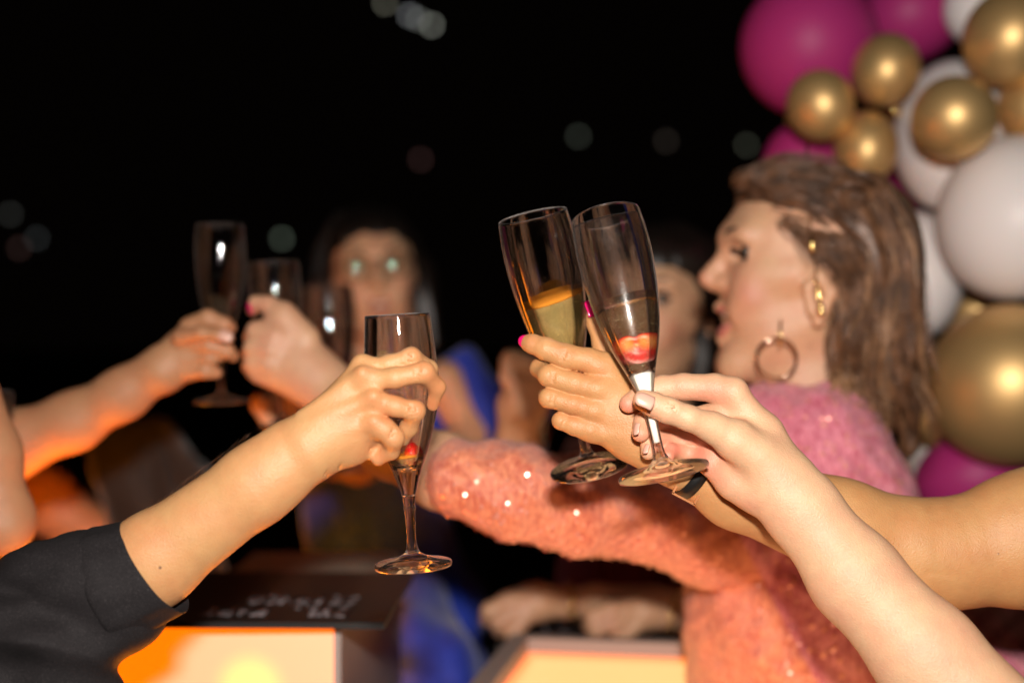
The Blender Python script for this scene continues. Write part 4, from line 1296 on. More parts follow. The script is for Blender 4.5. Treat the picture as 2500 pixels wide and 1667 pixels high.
class Head:
    ear_off = (0, 0)

    def __init__(self, c, yaw, pitch=0, roll=0, open_=0.5, s=1.0):
        self.c = Vector([float(q) for q in c]); self.R = head_frame(c, yaw, pitch, roll); self.s = s; self.op = open_

    def w(self, f, x, z):
        """forward, sideways, up in mm"""
        return np.array(self.c + self.R @ Vector((x, -f, z)) * (self.s / 1000))

    def e(self, f, x, z, rf, rx, rz):
        return ell(self.w(f, x, z), np.array([rx, rf, rz]) * self.s / 1000, [list(r) for r in self.R])

    def cap(self, p, q, ra, rb):
        return ('c', self.w(*p), ra * self.s / 1000, self.w(*q), rb * self.s / 1000, 1.0)

    def prims(self):
        o = self.op * 14
        P = [self.e(-14, 0, 35, 88, 74, 78), self.e(42, 0, 42, 60, 62, 58), self.e(46, 0, -12, 56, 55, 56), self.e(50, 0, -58 - o, 50, 44, 36),
             self.cap((92, 7, -84 - o), (92, -7, -84 - o), 17, 17)]
        for sx in (1, -1):
            P += [self.cap((12, sx * 45, -40), (84, sx * 12, -80 - o), 15, 15), self.e(34, sx * 26, -44 - o * .5, 46, 26, 34), self.cap((72, sx * 34, 2), (34, sx * 52, 2), 17, 16)]
            P += [self.cap((80, sx * 30, -22), (86, sx * 24, -34), 17, 15)]
            P += [self.cap((94, sx * 6, 44), (86, sx * 40, 45), 8, 7)]
        return P

    def details(self):
        o = self.op * 14
        nose = [self.cap((97, 0, 30), (119, 0, 1), 7, 10.5), self.cap((112, 0, -4), (98, 0, -10), 10, 9)]
        for sx in (1, -1): nose.append(self.cap((106, sx * 11, -5), (104, sx * 12, -6), 7.5, 7))
        lips = []
        for sx in (1, -1):
            lips += [self.cap((106, 0, -31), (92, sx * 24, -36 + 3), 6.5, 4)]
            lips += [self.cap((103, 0, -50 - o * 1.3), (92, sx * 22, -40 - o * .4), 7, 4)]
        return nose, lips

    def carve(self):
        o = self.op * 14
        C = [(self.e(92, sx * 31, 26, 17, 15, 11), 0.008) for sx in (1, -1)]
        if self.op > 0:
            C.append((self.e(104, 0, -41 - o * .6, 22, 21, 3 + o * .55), 0.004))
        return C

    def lids(self):
        P = []
        for sx in (1, -1):
            P += [self.cap((90, sx * 17, 25), (93.5, sx * 26, 31.5), 3.4, 4.4), self.cap((93.5, sx * 26, 31.5), (92.5, sx * 35, 31.5), 4.4, 4.4), self.cap((92.5, sx * 35, 31.5), (84, sx * 45, 25), 4.4, 4.0)]
            P += [self.cap((90, sx * 17, 24), (92, sx * 27, 19.5), 3, 3.6), self.cap((92, sx * 27, 19.5), (90, sx * 37, 19.5), 3.6, 3.6), self.cap((90, sx * 37, 19.5), (84, sx * 45, 24), 3.6, 3.4)]
        return P

    def ears(self):
        P = []
        of, oz = self.ear_off
        cap0 = self.cap
        def cap_(p, q, a, b): return cap0((p[0] + of, p[1], p[2] + oz), (q[0] + of, q[1], q[2] + oz), a, b)
        for sx in (1, -1):
            P += [cap_((-6, sx * 76, 26), (-16, sx * 82, 8), 7, 8), cap_((-16, sx * 82, 8), (-4, sx * 77, -22), 7.5, 7), cap_((6, sx * 73, 14), (2, sx * 74, -12), 6, 6),
                  cap_((-6, sx * 76, 26), (6, sx * 73, 14), 6.5, 5)]
        return P

    def features(self, parent, eyes=True, teeth=True):
        o = self.op * 14
        if eyes:
            for sx in (1, -1):
                mb = MB(); mb.ball(self.w(77, sx * 29.5, 25.5), 0.0113 * self.s, 16, 10)
                e = mb.build('eye', M_EYEW, parent)
                mb = MB(); mb.ball(self.w(82.8, sx * 32, 25.5), 0.0078 * self.s, 12, 8); mb.build('iris', M_IRIS, e)
                V, F = tube([self.w(94.5, sx * 18, 26), self.w(98.5, sx * 26, 30), self.w(98, sx * 35, 30), self.w(91, sx * 46, 26)], [0.0008, 0.0022, 0.0026, 0.0022], 6)
                mesh_obj('eyelashes', V, F, M_IRIS, parent)
                V, F = tube([self.w(102, sx * 12, 44), self.w(101, sx * 26, 50), self.w(94, sx * 38, 52), self.w(84, sx * 48, 46)], [0.0022, 0.0028, 0.0024, 0.001], 6)
                mesh_obj('eyebrow', V, F, M_BROW, parent)
        for k, (z, f) in enumerate(((-32.5, 107.0), (-50 - o * 1.3, 105.0))):
            zz = -34 if k == 0 else -40 - o * .4
            V, F = tube([self.w(94, 24, zz), self.w(104, 13, (z * 2 + zz) / 3), self.w(f, 0, z), self.w(104, -13, (z * 2 + zz) / 3), self.w(94, -24, zz)], [0.001, 0.0040, 0.0048, 0.0040, 0.001], 8)
            mesh_obj('lip', V, F, M_LIP, parent)
        if self.op > 0.15:
            V, F = tube([self.w(88, 18, -37), self.w(98, 8, -37.5), self.w(100, 0, -38), self.w(98, -8, -37.5), self.w(88, -18, -37)], [0.003, 0.0042, 0.0045, 0.0042, 0.003], 6)
            mesh_obj('teeth', V, F, M_TEETH, parent)


def strands(name, guides, n, mat, parent, spread=0.012, rad=0.0008, seed=1, seg=14, wav=0.003):
    r0 = random.Random(seed)
    G = []
    for g in guides:
        P = np.array(g, float)
        t = np.linspace(0, 1, len(P)); tt = np.linspace(0, 1, seg)
        G.append(np.stack([np.interp(tt, t, P[:, k]) for k in range(3)], 1))
    G = [np.array([(g[max(i - 1, 0)] + g[i] * 2 + g[min(i + 1, seg - 1)]) / 4 for i in range(seg)]) for g in G]
    V, F = [], []
    for _ in range(n):
        i = r0.randrange(len(G) - 1) if len(G) > 1 else 0
        w = r0.random()
        g = G[i] * (1 - w) + G[i + 1] * w if len(G) > 1 else G[0].copy()
        off = np.array([r0.gauss(0, 1), r0.gauss(0, 1), r0.gauss(0, 1)]) * spread * 0.5
        ph, fq = r0.uniform(0, 6.28), r0.uniform(6, 16)
        am = wav * r0.uniform(.3, 1.3)
        L = int(seg * r0.uniform(0.65, 1.0)); L = max(L, 5)
        pts = []
        for j in range(L):
            t = j / (seg - 1)
            pts.append(g[j] + off * (0.35 + t) + am * t * np.array([math.sin(fq * t + ph), math.cos(fq * t + ph * 2), 0.3 * math.sin(fq * t * 2)]))
        rr = [rad * (1 - 0.75 * j / (L - 1)) for j in range(L)]
        v, f = tube(pts, rr, 3)
        o = len(V); V += v; F += [tuple(o + q for q in x) for x in f]
    return tag(mesh_obj(name, V, F, mat, parent), kind='stuff')


# ================================================================== WOMAN IN THE PINK SEQUINNED DRESS
P_W = thing('person', at(1960, 1667, 1.55) * np.array([1, 1, 0.0]) + np.array([0, 0, 0.9]), 'laughing woman in profile with long brown hair and a pink and coral sequinned dress', 'person')
h1 = Tr(1600, 380, 2.5286, 1.55)
hc = h1.p(1000, 760, 0)
HW = Head(hc, -90, 0, 0, open_=0.8)
nose, lips = HW.details()
HW.ear_off = (20, -26)
neck = [('c', h1.p(960, 1050, 0), 0.050, h1.p(1080, 1500, 10), 0.056, 1.0), ('c', h1.p(820, 1180, 0), 0.036, h1.p(900, 1420, 0), 0.05, 1.0)]
inner = [('c', h1.p(1080, 1500, 10), 0.056, at(1960, 1180, 1.53), 0.05, 1.0), ('c', at(1960, 1180, 1.53), 0.045, at(1740, 1300, 1.47), 0.032, 1.0), ('c', at(1740, 1300, 1.47), 0.032, at(1400, 1228, 1.38), 0.032, 1.0), ('c', at(1400, 1228, 1.38), 0.032, at(1190, 1190, 1.35), 0.034, 1.0)]
# her outstretched arm and hand (behind hand A), holding another flute
e1 = Tr(0, 0, 1, 1.42)
armE = e1.ch([(1190, 1190, -70, 92), (1080, 1150, -60, 88), (960, 1085, 10, 80), (860, 1010, 60, 68), (800, 945, 80, 60), (760, 905, 85, 58)], 0.85)
handE = e1.ch([(775, 925, 85, 58), (690, 790, 90, 44)]) + e1.ch([(760, 930, 90, 60), (640, 900, 88, 40)]) + e1.ch([(740, 910, 88, 54), (655, 840, 86, 44)])
t4 = Tr(380, 680, 3.92, 1.50)
fiE = [
    (0.004, t4.ch([(1450, 560, 0, 120), (1230, 330, 5, 105), (1080, 250, 10, 85), (960, 230, 14, 66), (930, 300, 20, 60)])),
    (0.004, t4.ch([(1150, 560, -5, 120), (960, 500, 0, 90), (890, 560, 12, 60)])),
    (0.004, t4.ch([(1100, 680, -8, 110), (930, 660, -4, 88), (870, 720, 12, 60)])),
    (0.004, t4.ch([(1080, 800, -6, 110), (940, 800, -2, 86), (880, 840, 12, 62)])),
]
sculpt('body', [(0.020, HW.prims() + neck + inner), (0.006, nose, 0.010), (0.003, lips, 0.006), (0.002, HW.lids(), 0.004), (0.004, HW.ears(), 0.004), (0.014, armE + handE)], SK_F, P_W, vox=0.0025, fingers=fiE, fj=0.008,
       carve=HW.carve(), flush=[(HW.w(80, 45, -18), 0.022, .7), (HW.w(80, -45, -18), 0.022, .8), (HW.w(122, 0, 0), 0.012, .5), (t4.p(930, 300, 0), 0.014, .6)], smooth=2)
HW.features(P_W)
nail(t4.p(885, 290, 8), t4.p(885, 230, 8) - t4.p(920, 330, 10), (-0.9, -0.4, 0), 0.012, 0.010, M_PINKN, P_W)
ring_around(e1.p(778, 922, 84), e1.p(860, 1010, 60) - e1.p(760, 905, 85), 0.0262, 0.012, 0.002, M_BLK, 'wristband', P_W)
ring_around(e1.p(800, 946, 80), e1.p(860, 1010, 60) - e1.p(760, 905, 85), 0.0268, 0.006, 0.002, plain('pearl_band', (0.7, 0.5, 0.5), 0.3), 'bracelet', P_W)

# hair: a cap over the skull and a fall of strands
def hq(cx, cy, dz): return h1.p(cx, cy, dz)
cap = [HW.e(-22, 0, 44, 83, 76, 77), HW.e(20, 0, 76, 60, 56, 34), HW.e(-50, 0, 18, 64, 76, 79), HW.e(58, 0, 88, 26, 38, 16)]
fall = [('c', hq(1310, 700, -10), 0.054, hq(1410, 1100, 6), 0.040, 1.0), ('c', hq(1410, 1100, 6), 0.038, hq(1490, 1500, 6), 0.024, 1.0), ('c', hq(1490, 1500, 6), 0.020, hq(1580, 1800, 0), 0.008, 1.0),
        ('c', hq(1130, 900, 40), 0.040, hq(1200, 1250, 30), 0.035, 1.0)]
def hair_disp(X, Y, Z):
    c = hc
    a = np.arctan2(Z - c[2] - 0.02, X - c[0])
    return 0.0022 * np.sin(X * 110 + 3 * np.sin(Z * 16) + 2.5 * np.sin(Y * 30)) + 0.0012 * np.sin(X * 260 + 5 * np.sin(Z * 11 + 1) + Y * 70)
face_cut = [(HW.e(70, 0, 5, 60, 110, 62), 0.010), (HW.e(36, -70, 8, 34, 40, 40), 0.008), (HW.e(36, 70, 8, 34, 40, 40), 0.008), (HW.e(14, 84, -28, 27, 20, 34), 0.006), (HW.e(24, 84, 22, 50, 30, 34), 0.008), (HW.e(30, 60, -70, 46, 60, 46), 0.01),
            (HW.w(48, -62, 62), 0.0)]
face_cut = face_cut[:-1] + [(('c', HW.w(60, 66, 58), 0.009, HW.w(-34, 84, 42), 0.006, 1.0), 0.002)]
hair = sculpt('hair', [(0.02, cap + fall)], M_HAIRB, P_W, vox=0.0025, carve=face_cut, disp=hair_disp, smooth=1)
hair['label'] = 'long wavy brown hair with lighter strands'
def locks(name, guides, n, per, mat, parent, spread, clump, rad, seed, seg=20, wav=0.008, fr=(5, 11)):
    """hair in locks: n clumps of per strands, each clump with its own path and wave"""
    r0 = random.Random(seed)
    G = []
    for g in guides:
        P = np.array(g, float); t = np.linspace(0, 1, len(P)); tt = np.linspace(0, 1, seg)
        q = np.stack([np.interp(tt, t, P[:, k]) for k in range(3)], 1)
        for _ in range(3): q[1:-1] = (q[:-2] + 2 * q[1:-1] + q[2:]) / 4
        G.append(q)
    V, F = [], []
    for _ in range(n):
        i = r0.randrange(len(G) - 1); w = r0.random()
        base = G[i] * (1 - w) + G[i + 1] * w
        off = np.array([r0.gauss(0, 1), r0.gauss(0, 1), r0.gauss(0, 1)]) * spread * 0.5
        ph, fq = r0.uniform(0, 6.28), r0.uniform(*fr); am = wav * r0.uniform(.3, 1.3)
        endl = r0.uniform(.72, 1.0)
        for _ in range(per):
            o2 = np.array([r0.gauss(0, 1), r0.gauss(0, 1), r0.gauss(0, 1)]) * clump
            fly = r0.random() < 0.06
            if fly: o2 = o2 * 3.0
            L = max(5, int(seg * endl * r0.uniform(.88, 1.0)))
            p2 = r0.uniform(-.3, .3)
            pts = []
            for j in range(L):
                t = j / (seg - 1)
                pts.append(base[j] + off * (0.3 + t) + o2 * (1.2 - 0.75 * t if not fly else 0.6 + t) + am * t * np.array([math.sin(fq * t + ph + p2), math.cos(fq * t + ph * 2), 0.3 * math.sin(fq * t * 2)]))
            v, f = tube(pts, [rad * (1 - 0.7 * j / (L - 1)) for j in range(L)], 3)
            o = len(V); V += v; F += [tuple(o + q for q in x) for x in f]
    return tag(mesh_obj(name, V, F, mat, parent), kind='stuff')


gl = []
for x0, y0, x1, y1, x2, y2, x3, y3, d in [
    (500, 150, 760, 75, 1120, 90, 1400, 300, -8), (545, 175, 800, 100, 1150, 150, 1430, 420, -34), (610, 170, 860, 140, 1160, 230, 1400, 560, -48), (690, 210, 930, 210, 1180, 330, 1330, 700, -58), (780, 290, 980, 320, 1200, 440, 1300, 800, -64)]:
    gl.append([hq(x0, y0, d), hq((x0 + x1) / 2, (y0 + y1) / 2 - 12, d - 6), hq(x1, y1, d - 10), hq(x2, y2, d - 14), hq(x3, y3, d - 18)])
locks('hair_strands', gl, 70, 20, M_HAIRB, hair, 0.014, 0.0022, 0.0007, 2, wav=0.006)
locks('chestnut_strands', gl, 34, 16, M_HAIRM, hair, 0.016, 0.0018, 0.0006, 12, wav=0.007)
# tousled crown
gl2 = [[hq(980, 150, -40), hq(1080, 110, -48), hq(1200, 150, -50), hq(1290, 240, -50)], [hq(1040, 230, -54), hq(1150, 200, -60), hq(1230, 260, -62), hq(1300, 360, -62)], [hq(980, 300, -60), hq(1080, 290, -66), hq(1160, 360, -68), hq(1240, 480, -70)]]
locks('hair_strands', gl2, 60, 12, M_HAIRM, hair, 0.016, 0.0016, 0.0006, 22, wav=0.010)
gl = []
for x0, y0, x1, y1, x2, y2, x3, y3, x4, y4 in [
    (1080, 760, 1130, 900, 1120, 1100, 1100, 1300, 1180, 1480), (1180, 300, 1300, 600, 1230, 900, 1180, 1180, 1290, 1500), (1260, 240, 1420, 560, 1380, 900, 1330, 1250, 1420, 1620), (1300, 200, 1500, 500, 1510, 900, 1470, 1300, 1550, 1760), (1350, 180, 1540, 480, 1560, 900, 1550, 1300, 1610, 1980)]:
    gl.append([hq(x0, y0, -54), hq(x1, y1, -64), hq(x2, y2, -58), hq(x3, y3, -50), hq(x4, y4, -44)])
locks('hair_strands', gl, 95, 30, M_HAIRB, hair, 0.016, 0.0028, 0.0006, 3, wav=0.012)
locks('chestnut_strands', gl, 80, 24, M_HAIRM, hair, 0.020, 0.0020, 0.0006, 13, wav=0.014)
locks('light_strands', gl[:5], 62, 14, M_HAIRL, hair, 0.020, 0.0016, 0.0007, 4, wav=0.016)
gb = [[hq(1250, 160, 10), hq(1470, 300, 10), hq(1560, 700, 10), hq(1550, 1200, 0), hq(1590, 1900, 0)], [hq(1330, 180, -20), hq(1520, 380, -20), hq(1580, 800, -20), hq(1570, 1300, -20), hq(1600, 1900, -20)]]
locks('hair_strands', gb, 50, 18, M_HAIRB, hair, 0.012, 0.0024, 0.0008, 31, wav=0.010)
SKULL = [(-14, 35, 88, 74, 78), (42, 42, 60, 62, 58), (46, -12, 56, 55, 56)]
def hs(cx, cy, off=1.5):
    # a point lying just outside the near side of her skull
    f = (1000 - cx) * 0.1766; z = (760 - cy) * 0.1766
    x = 40.0
    for cf, cz, rf, rx_, rz2 in SKULL:
        q = 1 - ((f - cf) / rf) ** 2 - ((z - cz) / rz2) ** 2
        if q > 0: x = max(x, rx_ * math.sqrt(q))
    return HW.w(f, x + off, z)
gl = [[hs(740 + 75 * k, 470 + 12 * k, 1), hs(800 + 72 * k, 540 + 12 * k, 2.5), hs(900 + 66 * k, 620 + 12 * k, 3), hs(1010 + 50 * k, 700 + 12 * k, 4), hs(1130 + 30 * k, 830, 6), hq(1240 + 16 * k, 990, -66)] for k in range(0, 7)]
strands('hair_strands', gl, 420, M_HAIRM, hair, 0.009, 0.0006, 16, wav=0.005)
strands('hair_strands', gl, 260, M_HAIRB, hair, 0.009, 0.0006, 19, wav=0.005)
gl = [[hs(760 + 75 * k, 490 + 14 * k, 1), hs(790 + 76 * k, 570 + 12 * k, 2), hs(830 + 70 * k, 650 + 10 * k, 2.5), hs(830 + 60 * k, 720 + 6 * k, 3)] for k in range(0, 6)]
strands('hair_strands', gl, 260, M_HAIRB, hair, 0.010, 0.0005, 17, wav=0.005)
gl = [[hs(680, 450), hs(750, 510), hs(840, 570), hs(960, 620)], [hs(740, 420), hs(830, 460), hs(940, 500), hs(1080, 560)]]
strands('baby_hair', gl, 110, M_HAIRM, hair, 0.016, 0.0004, 8, wav=0.004)
gl = [[hq(1080, 1480 - 60, -50), hq(1180, 1500, -60), hq(1240, 1600, -60), hq(1380, 1700, -54)], [hq(1150, 1250, -50), hq(1150, 1420, -58), hq(1060, 1540, -60), hq(1150, 1640, -60)]]
strands('light_strands', gl, 220, M_HAIRL, hair, 0.014, 0.0013, 9, wav=0.012)

# gold head chain with beads
path = [(935, -75, -20), (940, 40, -26), (945, 170, -40), (945, 230, -52), (950, 340, -66), (955, 450, -74), (968, 550, -79), (985, 660, -83), (995, 760, -86), (1010, 870, -88), (1020, 950, -88), (1028, 1010, -84)]
V, F = tube([hq(*p) for p in path], 0.0010, 6)
hb = mesh_obj('head_chain', V, F, M_GOLD, P_W)
for p, r in [((935, -60, -20), .0022), ((935, 0, -24), .003), ((948, 120, -36), .003), ((943, 178, -42), .0035), ((966, 545, -81), .0055), ((968, 565, -82), .005), ((990, 775, -88), .003), ((1020, 935, -90), .005), ((1022, 965, -90), .005)]:
    mb = MB(); mb.ball(hq(*p), r * 0.75, 12, 8, (1, 1, 1.4)); mb.build('bead', M_GOLD, hb)
# hoop earring
cx, cy, rr = 748, 1250, 124
er = thing_e = mesh_obj('earring', *tube([hq(cx + rr * math.cos(2 * math.pi * k / 40), cy + rr * math.sin(2 * math.pi * k / 40), -86 + 6 * math.sin(2 * math.pi * k / 40)) for k in range(40)], 0.0016, 8, True), plain('rose_gold', (0.55, 0.36, 0.25), 0.12, 1.0), P_W)
V, F = tube([hq(775, 1010, -84), hq(772, 1090, -88), hq(768, 1180, -88)], 0.0013, 8); mesh_obj('drop', V, F, M_GOLD, er)

M_DRESS = fabric('pink_tweed', (0.54, 0.055, 0.006), (0.95, 0.31, 0.13), 230.0, c2=((0.50, 0.025, 0.09), (0.95, 0.31, 0.40)), bump=1.0, stretch=True)
dw = Tr(0, 0, 1, 1.5)
sleeveW = [('c', at(1128, 1172, 1.34), 96 / FPX * 1.34, at(1250, 1198, 1.35), 114 / FPX * 1.35, 1), ('c', at(1250, 1198, 1.35), 114 / FPX * 1.35, at(1400, 1232, 1.38), 114 / FPX * 1.38, 1),
           ('c', at(1400, 1232, 1.38), 114 / FPX * 1.38, at(1570, 1262, 1.42), 100 / FPX * 1.42, 1), ('c', at(1570, 1262, 1.42), 100 / FPX * 1.42, at(1740, 1310, 1.47), 115 / FPX * 1.47, 1),
           ('c', at(1740, 1310, 1.47), 115 / FPX * 1.47, at(1900, 1250, 1.52), 150 / FPX * 1.52, 1)]
torsoW = dw.ch([(1880, 1060, 20, 122), (1985, 1090, 20, 150), (2080, 1230, 30, 165)]) + dw.ch([(1960, 1180, 30, 190), (1965, 1480, 60, 280), (1990, 1800, 80, 305), (2000, 2200, 90, 320)]) + dw.ch([(2060, 1500, 90, 240), (2360, 1790, 110, 310), (2380, 2200, 110, 320)])
def d_disp(X, Y, Z):
    return 0.0016 * np.sin(X * 150 + 2 * np.sin(Z * 60)) * np.sin(Z * 130 + Y * 80) + 0.0020 * np.sin((X + Z) * 55 + 2 * np.sin(Y * 40)) 
def block(v):
    px = 1250 + v[:, 0] / v[:, 1] * FPX; py = 833.5 - (v[:, 2] - CAM_Z) / v[:, 1] * FPX
    # colour-block seam runs down the dress from the front of the shoulder to the hip
    return np.clip((px - (1850 + (py - 1400) * 0.524)) / 10, 0, 1)
dress = sculpt('dress', [(0.02, sleeveW), (0.03, torsoW, 0.012)], M_DRESS, P_W, vox=0.003, disp=d_disp, carve=[(('c', at(1560, 1345, 1.30), 0.004, at(1760, 1400, 1.36), 0.006, 1), 0.012)], attrs={'block': block}, smooth=1)

# sequins scattered over the cloth
def sequins(o, n, mat, parent, seed, size=0.0016, label=None):
    me = o.data
    nv = len(me.vertices)
    co = np.empty(nv * 3, np.float32); me.vertices.foreach_get('co', co); co = co.reshape(-1, 3)
    no = np.empty(nv * 3, np.float32); me.vertices.foreach_get('normal', no) if hasattr(me.vertices[0], 'normal') else None; no = no.reshape(-1, 3)
    r0 = random.Random(seed)
    V, F = [], []
    for _ in range(n):
        i = r0.randrange(nv)
        if no[i][1] > 0.25: continue
        nn = Vector([float(q) for q in no[i]]) + Vector((r0.gauss(0, .2), r0.gauss(0, .2), r0.gauss(0, .2))); nn.normalize()
        u = nn.orthogonal().normalized(); w = nn.cross(u)
        c = Vector([float(q) for q in co[i]]) + Vector([float(q) for q in no[i]]) * 0.0018
        # a slightly domed disc
        o_ = len(V); m = 8; Rc = 0.04
        V.append(c)
        for q in (0.5, 1.0):
            for k in range(m):
                a = 6.2832 * k / m
                V.append(c + (u * math.cos(a) + w * math.sin(a)) * size * q - nn * ((size * q) ** 2 / (2 * Rc)))
        for k in range(m):
            k2 = (k + 1) % m
            F.append((o_, o_ + 1 + k, o_ + 1 + k2)); F.append((o_ + 1 + k, o_ + 1 + m + k, o_ + 1 + m + k2, o_ + 1 + k2))
    return tag(mesh_obj('sequins', V, F, mat, parent), kind='stuff')


M_SEQ = plain('sequin_pink', (0.92, 0.40, 0.30), 0.30, 0.45)
sequins(dress, 7000, M_SEQ, dress, 5, 0.0019)

# ================================================================== background women
def bg_person(label, c, yaw, pitch, roll, op, s, skin_m, hairfn, body, loc):
    root = thing('person', loc, label, 'person')
    H = Head(c, yaw, pitch, roll, op, s)
    nose, lips = H.details()
    nk = [('c', H.w(-5, 0, -60), 0.05 * s, np.array(H.w(-20, 0, -60)) + np.array([0, 0.02, -0.12]), 0.055, 1.0)]
    sculpt('body', [(0.020, H.prims() + nk), (0.006, nose, 0.010), (0.003, lips, 0.006), (0.002, H.lids(), 0.004), (0.004, H.ears(), 0.004)] + body, skin_m, root, vox=0.004, carve=H.carve(),
           flush=[(H.w(80, 45, -18), 0.024, .6), (H.w(80, -45, -18), 0.024, .6)], smooth=2)
    H.features(root)
    hairfn(H, root)
    return root, H


# woman with spectacles in a blue dress
def hair3(H, root):
    P = [H.e(32, 0, 70, 60, 66, 42), H.e(-24, 0, 48, 90, 86, 84), H.e(-40, 0, 0, 70, 84, 90)]
    P += [H.cap((-20, sx * 72, 10), (-10, sx * 80, -110), 32, 26) for sx in (1, -1)]
    sculpt('hair', [(0.02, P)], M_HAIRK, root, vox=0.005, carve=[(H.e(80, 0, -14, 78, 64, 82), 0.012), (H.e(60, 40, -50, 60, 26, 60), 0.01), (H.e(60, -40, -50, 60, 26, 60), 0.01)], disp=hair_disp)
    gl = [[H.w(10, -sx * 40, 118), H.w(-5, -sx * 84, 60), H.w(-5, -sx * 98, -20), H.w(10, -sx * 96, -110)] for sx in (1, 0.8, 0.6)]
    strands('hair_strands', gl, 240, M_HAIRK, root, 0.02, 0.0010, 5, wav=0.008)


hc3 = at(915, 690, 2.40)
blue = fabric('blue_cloth', (0.008, 0.030, 0.36), (0.014, 0.060, 0.60), 60.0, bump=0.3)
b3 = Tr(0, 0, 1, 2.40)
armK = [(0.02, b3.ch([(1085, 930, -40, 52), (1150, 1060, -60, 46), (1090, 1120, -120, 44)]) + b3.ch([(900, 980, 20, 130), (960, 1000, 10, 120)]), 0.02),
        (0.012, b3.ch([(900, 1130, 0, 60), (820, 1120, -260, 44), (730, 1120, -500, 44), (705, 1050, -560, 44)]) + b3.ch([(705, 1050, -560, 52), (680, 985, -560, 50)]) + b3.ch([(690, 960, -560, 28), (640, 985, -590, 24), (660, 1030, -600, 22)]) + b3.ch([(720, 980, -580, 28), (690, 1060, -600, 24)]), 0.01)]
P_K, HK = bg_person('dark-haired woman wearing spectacles and a blue dress, blurred in the background', hc3, 8, 0, -6, 0.45, 1.0, SK_C, hair3, armK, at(960, 1667, 2.45) * np.array([1, 1, 0]) + np.array([0, 0, 0.8]))
def w_disp(X, Y, Z): return 0.006 * np.sin(X * 60 + 2 * np.sin(Z * 14)) + 0.003 * np.sin(X * 110 + Z * 30)
sculpt('dress', [(0.03, b3.ch([(1120, 905, -10, 58), (1185, 985, -30, 56), (1200, 1090, -50, 46)]) + b3.ch([(1010, 1010, 30, 120), (900, 1250, 20, 160), (1010, 1500, 0, 170), (1020, 1900, 0, 200)]) + b3.ch([(780, 930, 60, 60), (850, 1100, 40, 110)]) + Tr(0, 0, 1, 2.05).ch([(1000, 1500, 150, 110), (1010, 1660, 0, 150), (1030, 1900, 0, 160)]))],
       blue, P_K, vox=0.006, disp=w_disp, carve=[(('c', b3.p(880, 900, -90), 0.05, b3.p(1010, 1060, -110), 0.04, 1), 0.02)])
# her spectacles: rims, temples and two coated lenses
sp = mesh_obj('spectacles', *tube([HK.w(112, 10, 30), HK.w(114, 0, 32), HK.w(112, -10, 30)], 0.0016, 6), M_BROW, P_K)
M_LENS = glass('green_coated_lens', (0.93, 0.97, 0.94), 0.0, ior=1.6, spec=1.0)
M_LENS.node_tree.nodes['Glossy BSDF'].inputs[0].default_value = (0.22, 0.34, 0.25, 1)
for sx in (1, -1):
    V, F = tube([HK.w(108 - 6 * abs(math.cos(a)) * (math.cos(a) * sx > 0), sx * 32 + 25 * math.cos(a), 24 + 20 * math.sin(a)) for a in [2 * math.pi * k / 30 for k in range(30)]], 0.0014, 6, True)
    mesh_obj('rim', V, F, M_BROW, sp)
    V, F = [], []
    for j in range(7):
        for k in range(24):
            a = 2 * math.pi * k / 24; q = j / 6
            x, z = 24 * q * math.cos(a), 19 * q * math.sin(a)
            V.append(HK.w(109 - (x * x + z * z) / 280.0, sx * 32 + x, 24 + z))
    for j in range(6):
        for k in range(24):
            F.append((j * 24 + k, j * 24 + (k + 1) % 24, (j + 1) * 24 + (k + 1) % 24, (j + 1) * 24 + k))
    mesh_obj('lens', V, F, M_LENS, sp)
    V, F = tube([HK.w(104, sx * 57, 30), HK.w(40, sx * 76, 24), HK.w(-8, sx * 80, 20)], 0.0014, 6); mesh_obj('temple', V, F, M_BROW, sp)

# laughing dark-haired woman between the flute and the profile
def hair2(H, root):
    P = [H.e(34, 0, 72, 62, 66, 44), H.e(-22, 0, 52, 92, 88, 84), H.e(-44, 0, 6, 66, 80, 80)] + [H.cap((-20, sx * 66, 10), (-24, sx * 66, -90), 30, 24) for sx in (1, -1)]
    sculpt('hair', [(0.02, P)], M_HAIRK, root, vox=0.005, carve=[(H.e(84, 0, -24, 82, 66, 82), 0.012)], disp=hair_disp)
hc2 = at(1606, 778, 2.08)
b2 = Tr(0, 0, 1, 1.80)
armG = [(0.012, b2.ch([(1300, 1230, 60, 60), (1262, 1090, 20, 52), (1270, 1000, 0, 55)]) + b2.ch([(1275, 985, 0, 58), (1300, 920, 5, 48)]) , 0.01),
        (0.004, b2.ch([(1300, 900, -10, 30), (1250, 880, -16, 28), (1240, 920, -24, 24)]), 0.006), (0.004, b2.ch([(1310, 945, -10, 30), (1256, 935, -20, 28), (1262, 975, -26, 24)]), 0.006), (0.004, b2.ch([(1310, 990, -10, 30), (1262, 990, -20, 27), (1280, 1020, -26, 24)]), 0.006)]
P_G, HG = bg_person('laughing dark-haired woman partly hidden by the misted flute and the profile', hc2, -24, 2, 6, 0.6, 1.06, SK_C, hair2, armG, at(1600, 1667, 2.1) * np.array([1, 1, 0]) + np.array([0, 0, 0.8]))
redc = fabric('red_cloth', (0.10, 0.008, 0.006), (0.22, 0.02, 0.015), 60.0, bump=0.3)
sculpt('blouse', [(0.03, Tr(0, 0, 1, 2.12).ch([(1500, 1120, 0, 110), (1560, 1300, 0, 190), (1560, 1700, 0, 220)]) + Tr(0, 0, 1, 2.02).ch([(1480, 1110, 0, 70), (1380, 1230, -60, 60), (1320, 1270, -120, 56)]))], redc, P_G, vox=0.006, disp=w_disp)

